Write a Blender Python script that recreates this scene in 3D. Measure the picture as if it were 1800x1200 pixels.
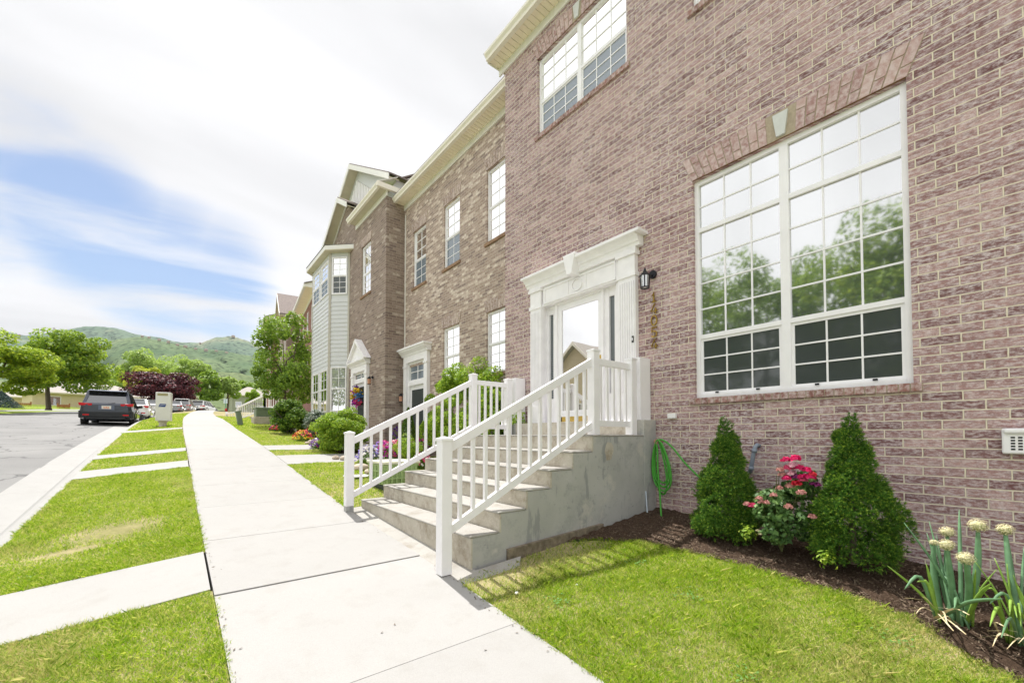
import bpy, math, random
import numpy as np
from mathutils import Vector, Matrix
R=math.radians
for o in list(bpy.data.objects): bpy.data.objects.remove(o)
scn=bpy.context.scene; COL=scn.collection
# ------------------------------------------------------------------ camera
F=740.0; HY=764.0; AL=math.atan(595/740.); PT=R(1.5)
cA,sA=math.cos(AL),math.sin(AL); CYC=HY-F*math.tan(PT)
cam=bpy.data.cameras.new("camera"); camo=bpy.data.objects.new("camera",cam); COL.objects.link(camo)
cam.sensor_width=36; cam.lens=36*F/1800; cam.shift_y=(CYC-600)/1800.; cam.clip_start=.05; cam.clip_end=12000
camo.rotation_euler=(R(90)+PT,0,-AL); scn.camera=camo
# ------------------------------------------------------------------ sky, sun, exposure
SUN_EL=R(63); SUN_DIR=Vector((.07,1.0,0)).normalized()*math.cos(SUN_EL)+Vector((0,0,math.sin(SUN_EL)))
sun=bpy.data.lights.new("sun",'SUN'); sun.energy=3.1; sun.angle=R(.55); sun.color=(1,.965,.915)
suno=bpy.data.objects.new("sun",sun); COL.objects.link(suno); suno.rotation_euler=SUN_DIR.to_track_quat('Z','Y').to_euler()
scn.view_settings.view_transform='Standard'; scn.view_settings.look='None'; scn.view_settings.exposure=1.1; scn.view_settings.gamma=1
scn.render.resolution_x=1024; scn.render.resolution_y=682
def pray(px,py):
    f=Vector((sA*math.cos(PT),cA*math.cos(PT),math.sin(PT))); r=Vector((cA,-sA,0)); u=Vector((-sA*math.sin(PT),-cA*math.sin(PT),math.cos(PT)))
    return f+r*((px-900)/F)+u*(-(py-CYC)/F)
w=bpy.data.worlds.new("World"); scn.world=w; w.use_nodes=True
nt=w.node_tree; N=nt.nodes; L=nt.links
bg=N['Background']; bg.inputs[1].default_value=.15
sky=N.new('ShaderNodeTexSky'); sky.sky_type='NISHITA'; sky.sun_disc=False; sky.sun_elevation=SUN_EL; sky.sun_rotation=math.atan2(SUN_DIR.x,SUN_DIR.y)
sky.air_density=1.2; sky.dust_density=1.0; sky.ozone_density=2.2
def wm(op,a,b=None,c=None,cl=False):
    n=N.new('ShaderNodeMath'); n.operation=op; n.use_clamp=cl
    for i,v in enumerate((a,b,c)):
        if v is None: continue
        if isinstance(v,(int,float)): n.inputs[i].default_value=v
        else: L.new(v,n.inputs[i])
    return n.outputs[0]
tc=N.new('ShaderNodeTexCoord'); sep=N.new('ShaderNodeSeparateXYZ'); L.new(tc.outputs['Generated'],sep.inputs[0])
den=wm('ADD',wm('MAXIMUM',sep.outputs[2],0),.22)
cmb=N.new('ShaderNodeCombineXYZ'); L.new(wm('DIVIDE',sep.outputs[0],den),cmb.inputs[0]); L.new(wm('DIVIDE',sep.outputs[1],den),cmb.inputs[1])
mp=N.new('ShaderNodeMapping'); mp.inputs['Rotation'].default_value=(0,0,R(-48)); mp.inputs['Scale'].default_value=(.5,1.7,1); L.new(cmb.outputs[0],mp.inputs[0])
n1=N.new('ShaderNodeTexNoise'); n1.inputs['Scale'].default_value=1.5; n1.inputs['Detail'].default_value=9; n1.inputs['Roughness'].default_value=.56; n1.inputs['Distortion'].default_value=.5; L.new(mp.outputs[0],n1.inputs[0])
n2=N.new('ShaderNodeTexNoise'); n2.inputs['Scale'].default_value=.8; n2.inputs['Detail'].default_value=4; L.new(mp.outputs[0],n2.inputs[0])
def blob(px,py,c0,c1):
    d=pray(px,py).normalized(); v=N.new('ShaderNodeVectorMath'); v.operation='DOT_PRODUCT'; L.new(tc.outputs['Generated'],v.inputs[0]); v.inputs[1].default_value=d
    m=N.new('ShaderNodeMapRange'); m.interpolation_type='SMOOTHSTEP'; m.inputs[1].default_value=math.cos(R(c0)); m.inputs[2].default_value=math.cos(R(c1)); L.new(v.outputs['Value'],m.inputs[0]); return m.outputs[0]
b=wm('MAXIMUM',wm('MAXIMUM',wm('MULTIPLY',blob(-20,300,11,2),.9),blob(130,370,9,2)),wm('MAXIMUM',wm('MULTIPLY',blob(290,480,10,2),1.0),wm('MULTIPLY',blob(380,500,9,1),1.0)))
b=wm('MAXIMUM',b,wm('MULTIPLY',blob(200,430,9,2),1.0))
# blue amount = region * streaky noise
t=wm('ADD',wm('MULTIPLY',b,.82),wm('MULTIPLY',wm('SUBTRACT',n1.outputs[0],.5),3.2))
bl=N.new('ShaderNodeMapRange'); bl.interpolation_type='SMOOTHSTEP'; bl.inputs[1].default_value=.18; bl.inputs[2].default_value=.95; L.new(t,bl.inputs[0])
bf=wm('MULTIPLY',wm('MULTIPLY',bl.outputs[0],.88),wm('MINIMUM',wm('ADD',b,.03),1.0),cl=True)
cr=N.new('ShaderNodeMapRange'); cr.inputs[1].default_value=.36; cr.inputs[2].default_value=.60; cr.inputs[3].default_value=2.5; cr.inputs[4].default_value=3.35; L.new(wm('ADD',wm('MULTIPLY',n2.outputs[0],.6),wm('MULTIPLY',n1.outputs[0],.4)),cr.inputs[0])
# cloud glow added out of view, overhead and street side, lifts the shaded wall
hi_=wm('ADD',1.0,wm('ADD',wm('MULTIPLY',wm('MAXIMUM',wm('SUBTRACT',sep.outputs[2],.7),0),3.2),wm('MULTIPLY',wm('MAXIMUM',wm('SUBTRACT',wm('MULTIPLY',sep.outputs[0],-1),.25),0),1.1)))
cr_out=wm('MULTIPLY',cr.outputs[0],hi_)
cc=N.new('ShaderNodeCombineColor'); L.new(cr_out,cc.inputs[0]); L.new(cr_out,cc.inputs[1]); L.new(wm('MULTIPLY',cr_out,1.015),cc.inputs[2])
mx=N.new('ShaderNodeMix'); mx.data_type='RGBA'; L.new(bf,mx.inputs['Factor']); L.new(cc.outputs[0],mx.inputs['A'])
sk2=N.new('ShaderNodeMix'); sk2.data_type='RGBA'; sk2.blend_type='MULTIPLY'; sk2.inputs['Factor'].default_value=1; L.new(sky.outputs[0],sk2.inputs['A']); sk2.inputs['B'].default_value=(.33,.36,.40,1)
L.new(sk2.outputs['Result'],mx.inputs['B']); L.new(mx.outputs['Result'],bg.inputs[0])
# ------------------------------------------------------------------ materials
class M:
    def __init__(s,name,rough=.7,spec=.3,metal=0):
        s.m=bpy.data.materials.new(name); s.m.use_nodes=True; s.t=s.m.node_tree; s.p=s.t.nodes['Principled BSDF']
        s.p.inputs['Roughness'].default_value=rough; s.p.inputs['Specular IOR Level'].default_value=spec; s.p.inputs['Metallic'].default_value=metal
    def n(s,ty,**k):
        x=s.t.nodes.new('ShaderNode'+ty)
        for a,v in k.items():
            if hasattr(x,a): setattr(x,a,v)
            else: x.inputs[a.replace('_',' ')].default_value=v
        return x
    def l(s,a,b): s.t.links.new(a,b)
    def math(s,op,a,b=None,clamp=False):
        n=s.t.nodes.new('ShaderNodeMath'); n.operation=op; n.use_clamp=clamp
        for i,v in enumerate((a,b)):
            if v is None: continue
            if isinstance(v,(int,float)): n.inputs[i].default_value=v
            else: s.l(v,n.inputs[i])
        return n.outputs[0]
    def mix(s,f,a,b,bt='MIX'):
        n=s.t.nodes.new('ShaderNodeMix'); n.data_type='RGBA'; n.blend_type=bt
        for k,v in (('Factor',f),('A',a),('B',b)):
            if isinstance(v,(int,float)): n.inputs[k].default_value=v
            elif isinstance(v,tuple): n.inputs[k].default_value=v if len(v)==4 else v+(1,)
            else: s.l(v,n.inputs[k])
        return n.outputs['Result']
    def obj(s): return s.n('TexCoord').outputs['Object']
    def noise(s,scale,detail=5,rough=.55,vec=None):
        n=s.n('TexNoise'); n.inputs['Scale'].default_value=scale; n.inputs['Detail'].default_value=detail; n.inputs['Roughness'].default_value=rough
        s.l(vec if vec is not None else s.obj(),n.inputs['Vector']); return n.outputs[0]
    def ramp(s,f,*stops):
        n=s.n('ValToRGB'); e=n.color_ramp.elements
        while len(e)<len(stops): e.new(.5)
        for i,(p,c) in enumerate(stops): e[i].position=p; e[i].color=(c if isinstance(c,tuple) else (c,c,c))+(1,)
        s.l(f,n.inputs[0]); return n.outputs[0]
    def isl(s): return s.n('NewGeometry').outputs['Random Per Island']
    def col(s,c):
        if isinstance(c,tuple): s.p.inputs['Base Color'].default_value=c+(1,)
        else: s.l(c,s.p.inputs['Base Color'])
        return s
    def bump(s,h,dist=.01,st=.6):
        b=s.n('Bump'); b.inputs['Distance'].default_value=dist; b.inputs['Strength'].default_value=st; s.l(h,b.inputs['Height']); s.l(b.outputs[0],s.p.inputs['Normal']); return s
def simple(name,c,rough=.6,var=.08,scale=8,bump=0,spec=.3,metal=0,bscale=60):
    m=M(name,rough,spec,metal); n=m.noise(scale,6)
    lo=tuple(x*(1-var) for x in c); hi=tuple(min(1,x*(1+var)) for x in c)
    m.col(m.ramp(n,(.3,lo),(.7,hi)))
    if bump: m.bump(m.noise(bscale,4),bump)
    return m.m
def leafmat(name,a,b_,c=None,trans=.35,rough=.5):
    m=M(name,rough,.25); i=m.isl(); st=[(0,a),(.6,b_)]+([(1,c)] if c else [])
    cl=m.ramp(i,*st); m.col(cl)
    tr=m.n('BsdfTranslucent'); m.l(m.mix(.5,cl,(.4,.55,.05),'MIX') if trans>.3 else cl,tr.inputs[0])
    ms=m.n('MixShader'); ms.inputs[0].default_value=trans; m.l(m.p.outputs[0],ms.inputs[1]); m.l(tr.outputs[0],ms.inputs[2])
    m.l(ms.outputs[0],m.t.nodes['Material Output'].inputs[0]); return m.m
def brickmat(name,c1,c2,c3,mortar,white,wamt,L_=.2453,H_=.0785,rot=None,MS=.0062,blot=.45):
    m=M(name,.85,.15); g=m.n('TexCoord'); sp=m.n('SeparateXYZ'); m.l(g.outputs['Object'],sp.inputs[0])
    cb=m.n('CombineXYZ'); m.l(m.math('ADD',sp.outputs[0],sp.outputs[1]),cb.inputs[0]); m.l(sp.outputs[2],cb.inputs[1])
    # slight waviness of the joints
    nz=m.n('TexNoise'); nz.inputs['Scale'].default_value=14; nz.inputs['Detail'].default_value=3; m.l(cb.outputs[0],nz.inputs['Vector'])
    va=m.n('VectorMath',operation='MULTIPLY_ADD'); m.l(nz.outputs['Color'],va.inputs[0]); va.inputs[1].default_value=(.007,.006,0); m.l(cb.outputs[0],va.inputs[2])
    br=m.n('TexBrick'); br.offset=.5; br.offset_frequency=2; br.squash=1; m.l(va.outputs[0],br.inputs['Vector'])
    br.inputs['Scale'].default_value=1; br.inputs['Brick Width'].default_value=L_; br.inputs['Row Height'].default_value=H_
    br.inputs['Mortar Size'].default_value=MS; br.inputs['Mortar Smooth'].default_value=.25; br.inputs['Bias'].default_value=0
    br.inputs['Color1'].default_value=(0,0,0,1); br.inputs['Color2'].default_value=(1,1,1,1); br.inputs['Mortar'].default_value=(.5,.5,.5,1)
    base=m.ramp(br.outputs['Color'],(0,c1),(.28,tuple((x+y)/2 for x,y in zip(c1,c2))),(.62,c2),(1,c3))
    # streaky weathering in the face of each brick
    mp=m.n('Mapping'); mp.inputs['Scale'].default_value=(13,34,1); m.l(cb.outputs[0],mp.inputs[0])
    st=m.n('TexNoise'); st.inputs['Scale'].default_value=1.6; st.inputs['Detail'].default_value=8; st.inputs['Roughness'].default_value=.7; m.l(mp.outputs[0],st.inputs['Vector'])
    wv=m.ramp(st.outputs[0],(.44,0.0),(.6,wamt)); patch=m.noise(1.1,3); wf=m.math('MULTIPLY',wv,m.ramp(patch,(.3,.55),(.7,1.0)))
    c=m.mix(wf,base,white)
    mp2=m.n('Mapping'); mp2.inputs['Scale'].default_value=(8,13,1); m.l(cb.outputs[0],mp2.inputs[0]); bt=m.noise(1.0,7,.72,mp2.outputs[0])
    c=m.mix(m.ramp(bt,(.50,0.0),(.64,blot)),c,tuple(x*.62 for x in c1))
    fine=m.noise(90,4,.7); c=m.mix(m.ramp(fine,(.35,.35),(.65,0.0)),c,tuple(x*.5 for x in c1))
    if rot:  # flashed pale bricks and dark ones scattered through the wall
        c=m.mix(m.ramp(br.outputs['Color'],(rot[0],0.0),(rot[0]+.05,.85)),c,m.mix(m.ramp(bt,(.40,0.0),(.56,.8)),rot[1],c2))
        c=m.mix(m.ramp(br.outputs['Color'],(.0,.4),(rot[2],.4),(rot[2]+.02,0.0)),c,rot[3])
    mo=m.mix(m.ramp(m.noise(30,5),(.35,.0),(.7,.45)),mortar,tuple(x*.65 for x in mortar))
    c=m.mix(br.outputs['Fac'],c,mo); m.col(c)
    h=m.math('ADD',m.math('MULTIPLY',m.math('SUBTRACT',1.0,br.outputs['Fac']),1.6),m.math('MULTIPLY',fine,.28)); h=m.math('ADD',h,m.math('MULTIPLY',st.outputs[0],.22))
    m.bump(h,.011,.9); return m.m
MAT={}
MAT['brick']=brickmat('pink_brick',(.20,.095,.095),(.41,.245,.235),(.56,.37,.345),(.80,.71,.57),(.86,.77,.78),.95)
MAT['brick2']=brickmat('tan_brick',(.32,.225,.185),(.48,.355,.29),(.60,.46,.385),(.66,.57,.47),(.74,.65,.58),.6,L_=.203,H_=.068,rot=(.70,(.80,.72,.63),.08,(.22,.17,.17)))
MAT['brick3']=brickmat('taupe_brick',(.24,.17,.14),(.35,.26,.215),(.44,.34,.28),(.48,.42,.35),(.56,.49,.44),.5,rot=(.90,(.6,.52,.45),.07,(.2,.15,.14)))
MAT['brick4']=brickmat('red_brick',(.25,.11,.09),(.34,.17,.145),(.4,.22,.18),(.38,.3,.24),(.4,.25,.22),.3)
def bandbrick(name,a,b_,c):
    m=M(name,.85,.15); cl=m.ramp(m.isl(),(0,a),(.5,b_),(1,c)); n=m.noise(22,7,.7); cl=m.mix(m.ramp(n,(.4,0.0),(.62,.75)),cl,(.68,.58,.56) if 'chips' not in name else (.2,.15,.11)); m.col(cl).bump(m.noise(90,4,.7),.006); return m.m
MAT['bricks']=bandbrick('lintel_brick',(.32,.18,.17),(.45,.285,.265),(.52,.36,.33))
MAT['bricks2']=bandbrick('tan_lintel_brick',(.28,.2,.16),(.38,.28,.22),(.5,.4,.33))
MAT['sillbrick']=bandbrick('sill_brick',(.2,.09,.075),(.28,.13,.11),(.34,.18,.155))
MAT['sill2']=simple('tan_sill',(.3,.19,.12),.8,.2,12,.003)
MAT['mortar']=simple('mortar',(.42,.35,.26),.9,.15,30,.003)
MAT['white']=simple('white_vinyl',(.88,.865,.885),.38,.035,5,spec=.4)
MAT['trim']=simple('white_painted_trim',(.88,.86,.875),.5,.05,6)
MAT['cream']=simple('cream_aluminium',(.86,.81,.71),.45,.03,4)
MAT['soffit']=simple('cream_soffit',(.88,.79,.62),.55,.05,3)
MAT['soffitb']=simple('beige_soffit',(.6,.55,.42),.6,.05,3)
MAT['offwhite']=simple('offwhite_frieze',(.82,.80,.76),.5,.03,4)
MAT['dark']=simple('black_metal',(.015,.016,.02),.4,.2,10,metal=.3)
MAT['brass']=simple('aged_brass',(.38,.25,.06),.35,.35,40,metal=.85)
MAT['gold']=simple('polished_brass',(.75,.52,.15),.25,.05,10,metal=1)
MAT['siding']=simple('pale_siding',(.66,.67,.68),.5,.03,3)
MAT['greytrim']=simple('grey_shutter_trim',(.5,.47,.41),.6,.04,5)
MAT['stone']=simple('keystone_stone',(.62,.63,.61),.8,.06,10,.002)
MAT['brown']=simple('brown_steel_lintel',(.16,.075,.03),.7,.2,10)
MAT['roof']=simple('asphalt_shingles',(.2,.165,.15),.9,.35,14,.01)
MAT['roofd']=simple('dark_shingles',(.09,.075,.07),.9,.35,14,.01)
MAT['blind']=simple('white_blinds',(.75,.75,.73),.6,.03,5)
def glassmat(name,base,fac,rough=.01,tint=(1,1,1),fres=True):
    m=M(name,.2,.5); d=m.n('BsdfDiffuse'); d.inputs[0].default_value=base+(1,)
    g=m.n('BsdfGlossy'); g.inputs['Roughness'].default_value=rough; g.inputs[0].default_value=tint+(1,)
    fr=m.n('Fresnel'); fr.inputs[0].default_value=1.5
    f=m.math('ADD',m.math('MULTIPLY',fr.outputs[0],(1-fac) if fres else 0),fac,True)
    nz=m.n('TexNoise'); nz.inputs['Scale'].default_value=1.7; nz.inputs['Detail'].default_value=1; m.l(m.obj(),nz.inputs['Vector'])
    bp=m.n('Bump'); bp.inputs['Distance'].default_value=.012; bp.inputs['Strength'].default_value=.12; m.l(nz.outputs[0],bp.inputs['Height']); m.l(bp.outputs[0],g.inputs['Normal'])
    ms=m.n('MixShader'); m.l(f,ms.inputs[0]); m.l(d.outputs[0],ms.inputs[1]); m.l(g.outputs[0],ms.inputs[2]); m.l(ms.outputs[0],m.t.nodes['Material Output'].inputs[0]); return m.m
MAT['glass']=glassmat('window_glass',(.11,.13,.12),.5,.035)
MAT['glassw']=glassmat('glass_over_blinds',(.55,.56,.56),.5)
MAT['screen']=glassmat('screened_glass',(.06,.07,.068),.05,.05,fres=False)
MAT['screenb']=glassmat('screened_glass_pale',(.17,.21,.25),.16,.12,fres=False)
MAT['doorglass']=glassmat('storm_door_glass',(.12,.11,.1),.72)
MAT['carglass']=glassmat('car_glass',(.02,.022,.025),.12)
# concrete
def concrete(name,base,var=.1,stain=(.5,.45,.38),sa=.25,bump=.003,isl=.06):
    m=M(name,.85,.2); a=m.noise(1.3,6,.6); c=m.ramp(a,(.3,tuple(x*(1-var) for x in base)),(.7,base))
    c=m.mix(m.ramp(m.noise(4.5,8,.65),(.5,0.0),(.75,sa)),c,tuple(x*y for x,y in zip(base,stain)))
    c=m.mix(1.0,c,m.ramp(m.isl(),(0,1-isl),(1,1.0)),'MULTIPLY')
    f=m.noise(160,3,.6); c=m.mix(m.ramp(f,(.4,.18),(.6,0.0)),c,tuple(x*.5 for x in base)); m.col(c); m.bump(f,bump,.5); return m.m
MAT['walk']=concrete('sidewalk_concrete',(.385,.377,.364),.05,(.72,.68,.61),.3,isl=.06)
MAT['kerb']=concrete('kerb_concrete',(.37,.364,.353),.08,(.7,.68,.63),.3)
MAT['step']=concrete('step_tread_concrete',(.42,.405,.375),.14,(.5,.42,.32),.6,.006)
def stepside():
    m=M('stucco_step_side',.85,.2); c=m.ramp(m.noise(1.5,5),(.3,(.38,.38,.365)),(.7,(.50,.495,.475)))
    v=m.n('Mapping'); v.inputs['Scale'].default_value=(5.5,5.5,1.3); m.l(m.obj(),v.inputs[0]); b=m.noise(1.0,6,.6,v.outputs[0])
    c=m.mix(m.ramp(b,(.56,0.0),(.6,.6),(.72,.75)),c,(.24,.25,.255)); c=m.mix(m.ramp(m.noise(2.6,7,.7),(.52,0.0),(.60,.55)),c,(.31,.315,.31)); c=m.mix(m.ramp(m.noise(1.3,5,.65),(.56,0.0),(.62,.6)),c,(.62,.59,.53)); c=m.mix(m.ramp(m.noise(14,6,.75),(.58,0.0),(.66,.6)),c,(.26,.27,.27))
    m.col(c).bump(m.noise(70,4),.006); return m.m
MAT['stepside']=stepside()
def riser():
    m=M('riser_concrete',.9,.15); c=m.ramp(m.noise(2.5,6),(.3,(.46,.42,.35)),(.7,(.58,.54,.47)))
    c=m.mix(m.ramp(m.noise(7,8,.7),(.48,0.0),(.66,.6)),c,(.27,.21,.15)); c=m.mix(m.ramp(m.noise(16,5,.7),(.55,0.0),(.68,.7)),c,(.66,.62,.55)); m.col(c).bump(m.noise(50,6),.01); return m.m
MAT['riser']=riser()
def asphalt():
    m=M('asphalt',.9,.2); c=m.ramp(m.noise(.5,6),(.3,(.20,.198,.195)),(.7,(.27,.266,.26)))
    c=m.mix(m.ramp(m.noise(120,3),(.35,.35),(.65,0.0)),c,(.13,.13,.13))
    v=m.n('TexVoronoi',feature='DISTANCE_TO_EDGE'); v.inputs['Scale'].default_value=.55; nz=m.n('TexNoise'); nz.inputs['Scale'].default_value=1.2; nz.inputs['Detail'].default_value=6; m.l(m.obj(),nz.inputs['Vector'])
    va=m.n('VectorMath',operation='MULTIPLY_ADD'); m.l(nz.outputs['Color'],va.inputs[0]); va.inputs[1].default_value=(1.2,1.2,0); m.l(m.obj(),va.inputs[2]); m.l(va.outputs[0],v.inputs['Vector'])
    c=m.mix(m.ramp(v.outputs[0],(.006,.75),(.016,0.0)),c,(.08,.08,.08)); m.col(c).bump(m.noise(120,3),.006); return m.m
MAT['asphalt']=asphalt()
def lawn(name,far=False):
    m=M(name,.95,.1); g=m.n('NewGeometry').outputs['Position']; n=m.noise(.9,6,.6,g); f=m.noise(9,6,.7,g)
    a,b_=((.17,.25,.03),(.30,.33,.07)) if far else ((.24,.23,.09),(.52,.42,.27))
    c=m.ramp(n,(.35,a),(.7,b_)); c=m.mix(m.ramp(f,(.35,.5),(.65,0.0)),c,tuple(x*.5 for x in a))
    m.col(c).bump(f,.02,.8); return m.m
MAT['lawn']=lawn('lawn_soil'); MAT['lawnfar']=lawn('lawn_far',True)
def grassmat():
    m=M('grass_blades',.5,.2); g=m.n('NewGeometry'); pz=g.outputs['Position']
    gr=m.ramp(g.outputs['Random Per Island'],(0,(.15,.31,.015)),(.5,(.36,.54,.03)),(.82,(.60,.68,.08)),(1,(.76,.70,.32)))
    dry=m.ramp(m.noise(.85,5,.6,pz),(.5,0.0),(.66,.75)); dn=m.math('MULTIPLY',dry,m.ramp(g.outputs['Random Per Island'],(.25,.15),(.7,1.0)))
    c=m.mix(dn,gr,(.70,.60,.30)); m.col(c)
    tr=m.n('BsdfTranslucent'); m.l(c,tr.inputs[0]); ms=m.n('MixShader'); ms.inputs[0].default_value=.45; m.l(m.p.outputs[0],ms.inputs[1]); m.l(tr.outputs[0],ms.inputs[2]); m.l(ms.outputs[0],m.t.nodes['Material Output'].inputs[0]); return m.m
MAT['grass']=grassmat()
def mulch():
    m=M('mulch',.95,.1); n=m.noise(60,8,.8); c=m.ramp(n,(.3,(.035,.022,.015)),(.55,(.10,.066,.045)),(.75,(.24,.18,.13))); m.col(c).bump(m.noise(40,8,.8),.03,1); return m.m
MAT['mulch']=mulch()
MAT['chips']=bandbrick('mulch_chips',(.03,.02,.013),(.09,.06,.042),(.26,.2,.14))
MAT['wood']=simple('weathered_board',(.2,.165,.12),.8,.4,16,.004)
MAT['bark']=simple('bark',(.14,.11,.085),.9,.3,20,.02)
MAT['straw']=leafmat('dry_leaf',(.45,.33,.16),(.62,.5,.3),(.75,.66,.45),.15)
# ------------------------------------------------------------------ mesh tools
def worig(o):
    v=Vector((0,0,0))
    while o is not None: v+=o.location; o=o.parent
    return v
def finish(o,label=None,cat=None,group=None,kind=None):
    if label: o['label']=label
    if cat: o['category']=cat
    if group: o['group']=group
    if kind: o['kind']=kind
    return o
def thing(name,loc,label,cat,group=None):
    o=bpy.data.objects.new(name,None); o.empty_display_size=.2; COL.objects.link(o); o.location=loc; return finish(o,label,cat,group)
def mesh_np(name,V,Fa,mat,parent=None,local=False,smooth=False):
    """V Nx3, Fa MxK (all same K) arrays"""
    me=bpy.data.meshes.new(name); V=np.asarray(V,dtype=np.float32); Fa=np.asarray(Fa,dtype=np.int32)
    if parent is not None and not local: V=V-np.array(worig(parent),dtype=np.float32)
    n,k=Fa.shape; me.vertices.add(len(V)); me.vertices.foreach_set('co',V.ravel()); me.loops.add(n*k); me.loops.foreach_set('vertex_index',Fa.ravel())
    me.polygons.add(n); me.polygons.foreach_set('loop_start',np.arange(0,n*k,k,dtype=np.int32))
    try: me.polygons.foreach_set('loop_total',np.full(n,k,dtype=np.int32))
    except Exception: pass
    if smooth: me.polygons.foreach_set('use_smooth',np.ones(n,dtype=bool))
    me.update(calc_edges=True); me.materials.append(mat); o=bpy.data.objects.new(name,me); COL.objects.link(o)
    if parent is not None: o.parent=parent
    return o
class MB:
    def __init__(s): s.v=[]; s.f=[]
    def add(s,vs,fs):
        b=len(s.v); s.v+= [tuple(v) for v in vs]; s.f+=[tuple(b+i for i in f) for f in fs]; return s
    def quad(s,a,b,c,d): return s.add([a,b,c,d],[(0,1,2,3)])
    def poly(s,pts): return s.add(pts,[tuple(range(len(pts)))])
    def box(s,a,b):
        x0,x1=sorted((a[0],b[0]));y0,y1=sorted((a[1],b[1]));z0,z1=sorted((a[2],b[2]))
        return s.add([(x0,y0,z0),(x1,y0,z0),(x1,y1,z0),(x0,y1,z0),(x0,y0,z1),(x1,y0,z1),(x1,y1,z1),(x0,y1,z1)],[(0,3,2,1),(4,5,6,7),(0,1,5,4),(1,2,6,5),(2,3,7,6),(3,0,4,7)])
    def prism(s,pts,d):
        """polygon pts (3D) extruded by vector d"""
        n=len(pts); P=[Vector(p) for p in pts]; Q=[p+Vector(d) for p in P]
        nrm=Vector((0,0,0))
        for i in range(n): nrm+=P[i].cross(P[(i+1)%n])
        if nrm.dot(Vector(d))>0: P.reverse(); Q.reverse()
        return s.add(P+Q,[tuple(range(n)),tuple(range(2*n-1,n-1,-1))]+[(i,i+n,(i+1)%n+n,(i+1)%n) for i in range(n)])
    def bar(s,a,b,w,h=None,up=(0,0,1)):
        a,b=Vector(a),Vector(b); h=h or w; d=(b-a).normalized(); u=Vector(up)
        if abs(d.dot(u))>.99: u=Vector((0,1,0))
        r=d.cross(u).normalized()*w/2; u=r.cross(d).normalized()*h/2
        return s.add([a-r-u,a+r-u,a+r+u,a-r+u,b-r-u,b+r-u,b+r+u,b-r+u],[(0,3,2,1),(4,5,6,7),(0,1,5,4),(1,2,6,5),(2,3,7,6),(3,0,4,7)] if False else [(0,1,2,3),(7,6,5,4),(4,5,1,0),(5,6,2,1),(6,7,3,2),(7,4,0,3)])
    def tube(s,path,r,n=8,caps=True):
        P=[Vector(p) for p in path]; rr=r if isinstance(r,(list,tuple)) else [r]*len(P); b=len(s.v); u=None
        for i,p in enumerate(P):
            d=(P[min(i+1,len(P)-1)]-P[max(i-1,0)]).normalized()
            if u is None: u=d.orthogonal().normalized()
            u=(u-d*u.dot(d)); u=u.normalized() if u.length>1e-6 else d.orthogonal().normalized(); v=d.cross(u)
            for k in range(n):
                t=2*math.pi*k/n; s.v.append(tuple(p+(u*math.cos(t)+v*math.sin(t))*rr[i]))
        for i in range(len(P)-1):
            for k in range(n): s.f.append((b+i*n+k,b+i*n+(k+1)%n,b+(i+1)*n+(k+1)%n,b+(i+1)*n+k))
        if caps: s.f.append(tuple(b+k for k in reversed(range(n)))); s.f.append(tuple(b+(len(P)-1)*n+k for k in range(n)))
        return s
    def lathe(s,c,prof,n=20,axis=2):
        b=len(s.v)
        for r,z in prof:
            for k in range(n):
                t=2*math.pi*k/n; q=[r*math.cos(t),r*math.sin(t)]; p=[0,0,0]; p[axis]=z; p[(axis+1)%3]=q[0]; p[(axis+2)%3]=q[1]
                s.v.append((c[0]+p[0],c[1]+p[1],c[2]+p[2]))
        for i in range(len(prof)-1):
            for k in range(n): s.f.append((b+i*n+k,b+i*n+(k+1)%n,b+(i+1)*n+(k+1)%n,b+(i+1)*n+k))
        s.f.append(tuple(b+k for k in reversed(range(n)))); s.f.append(tuple(b+(len(prof)-1)*n+k for k in range(n))); return s
    def build(s,name,mat,parent=None,bevel=0,smooth=False,local=False):
        me=bpy.data.meshes.new(name); off=Vector((0,0,0)) if (parent is None or local) else worig(parent)
        me.from_pydata([(v[0]-off.x,v[1]-off.y,v[2]-off.z) for v in s.v],[],s.f); me.update(); me.materials.append(mat)
        if smooth:
            for p in me.polygons: p.use_smooth=True
        o=bpy.data.objects.new(name,me); COL.objects.link(o)
        if parent is not None: o.parent=parent
        if bevel:
            b=o.modifiers.new('bevel','BEVEL'); b.width=bevel; b.segments=2; b.limit_method='ANGLE'
        return o
# ------------------------------------------------------------------ street geometry
KN=[(-40,-5.2),(-15,-2.95),(-3,-1.79),(0,-1.52),(3.3,-1.22),(5.9,-1.03),(8.4,-.79),(11.3,-.49),(13.2,-.30),(22.3,.48),(27,.84),(35,1.25),(52,2.28),(60,2.75),(68,3.2),(85,3.8),(120,4.3),(200,5)]
def S(v): return float(np.interp(v,[k[0] for k in KN],[k[1] for k in KN]))
TV=np.arange(-40,140.01,.5); hd=np.where(TV<15,0,np.where(TV<60,.0018*(TV-15),.081+.02*(TV-60))); hd=np.minimum(hd,1.2)
TX=np.concatenate([[0],np.cumsum(np.sin(hd[:-1])*.5)]); TY=-40+np.concatenate([[0],np.cumsum(np.cos(hd[:-1])*.5)])
def SP(u,v):
    i=np.interp(v,TV,TX); j=np.interp(v,TV,TY); h=np.interp(v,TV,hd); return float(i+u*math.cos(h)),float(j-u*math.sin(h))
def heading(v): return float(np.interp(v,TV,hd))
def G(x,y):
    """ground level of lawns and beds right of the sidewalk (straight part)"""
    r=max(0.,min(.42,.38-.033*y)); t=max(0.,min(1.,(x-1.87)/3.13)); return S(y)+r*t
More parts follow.
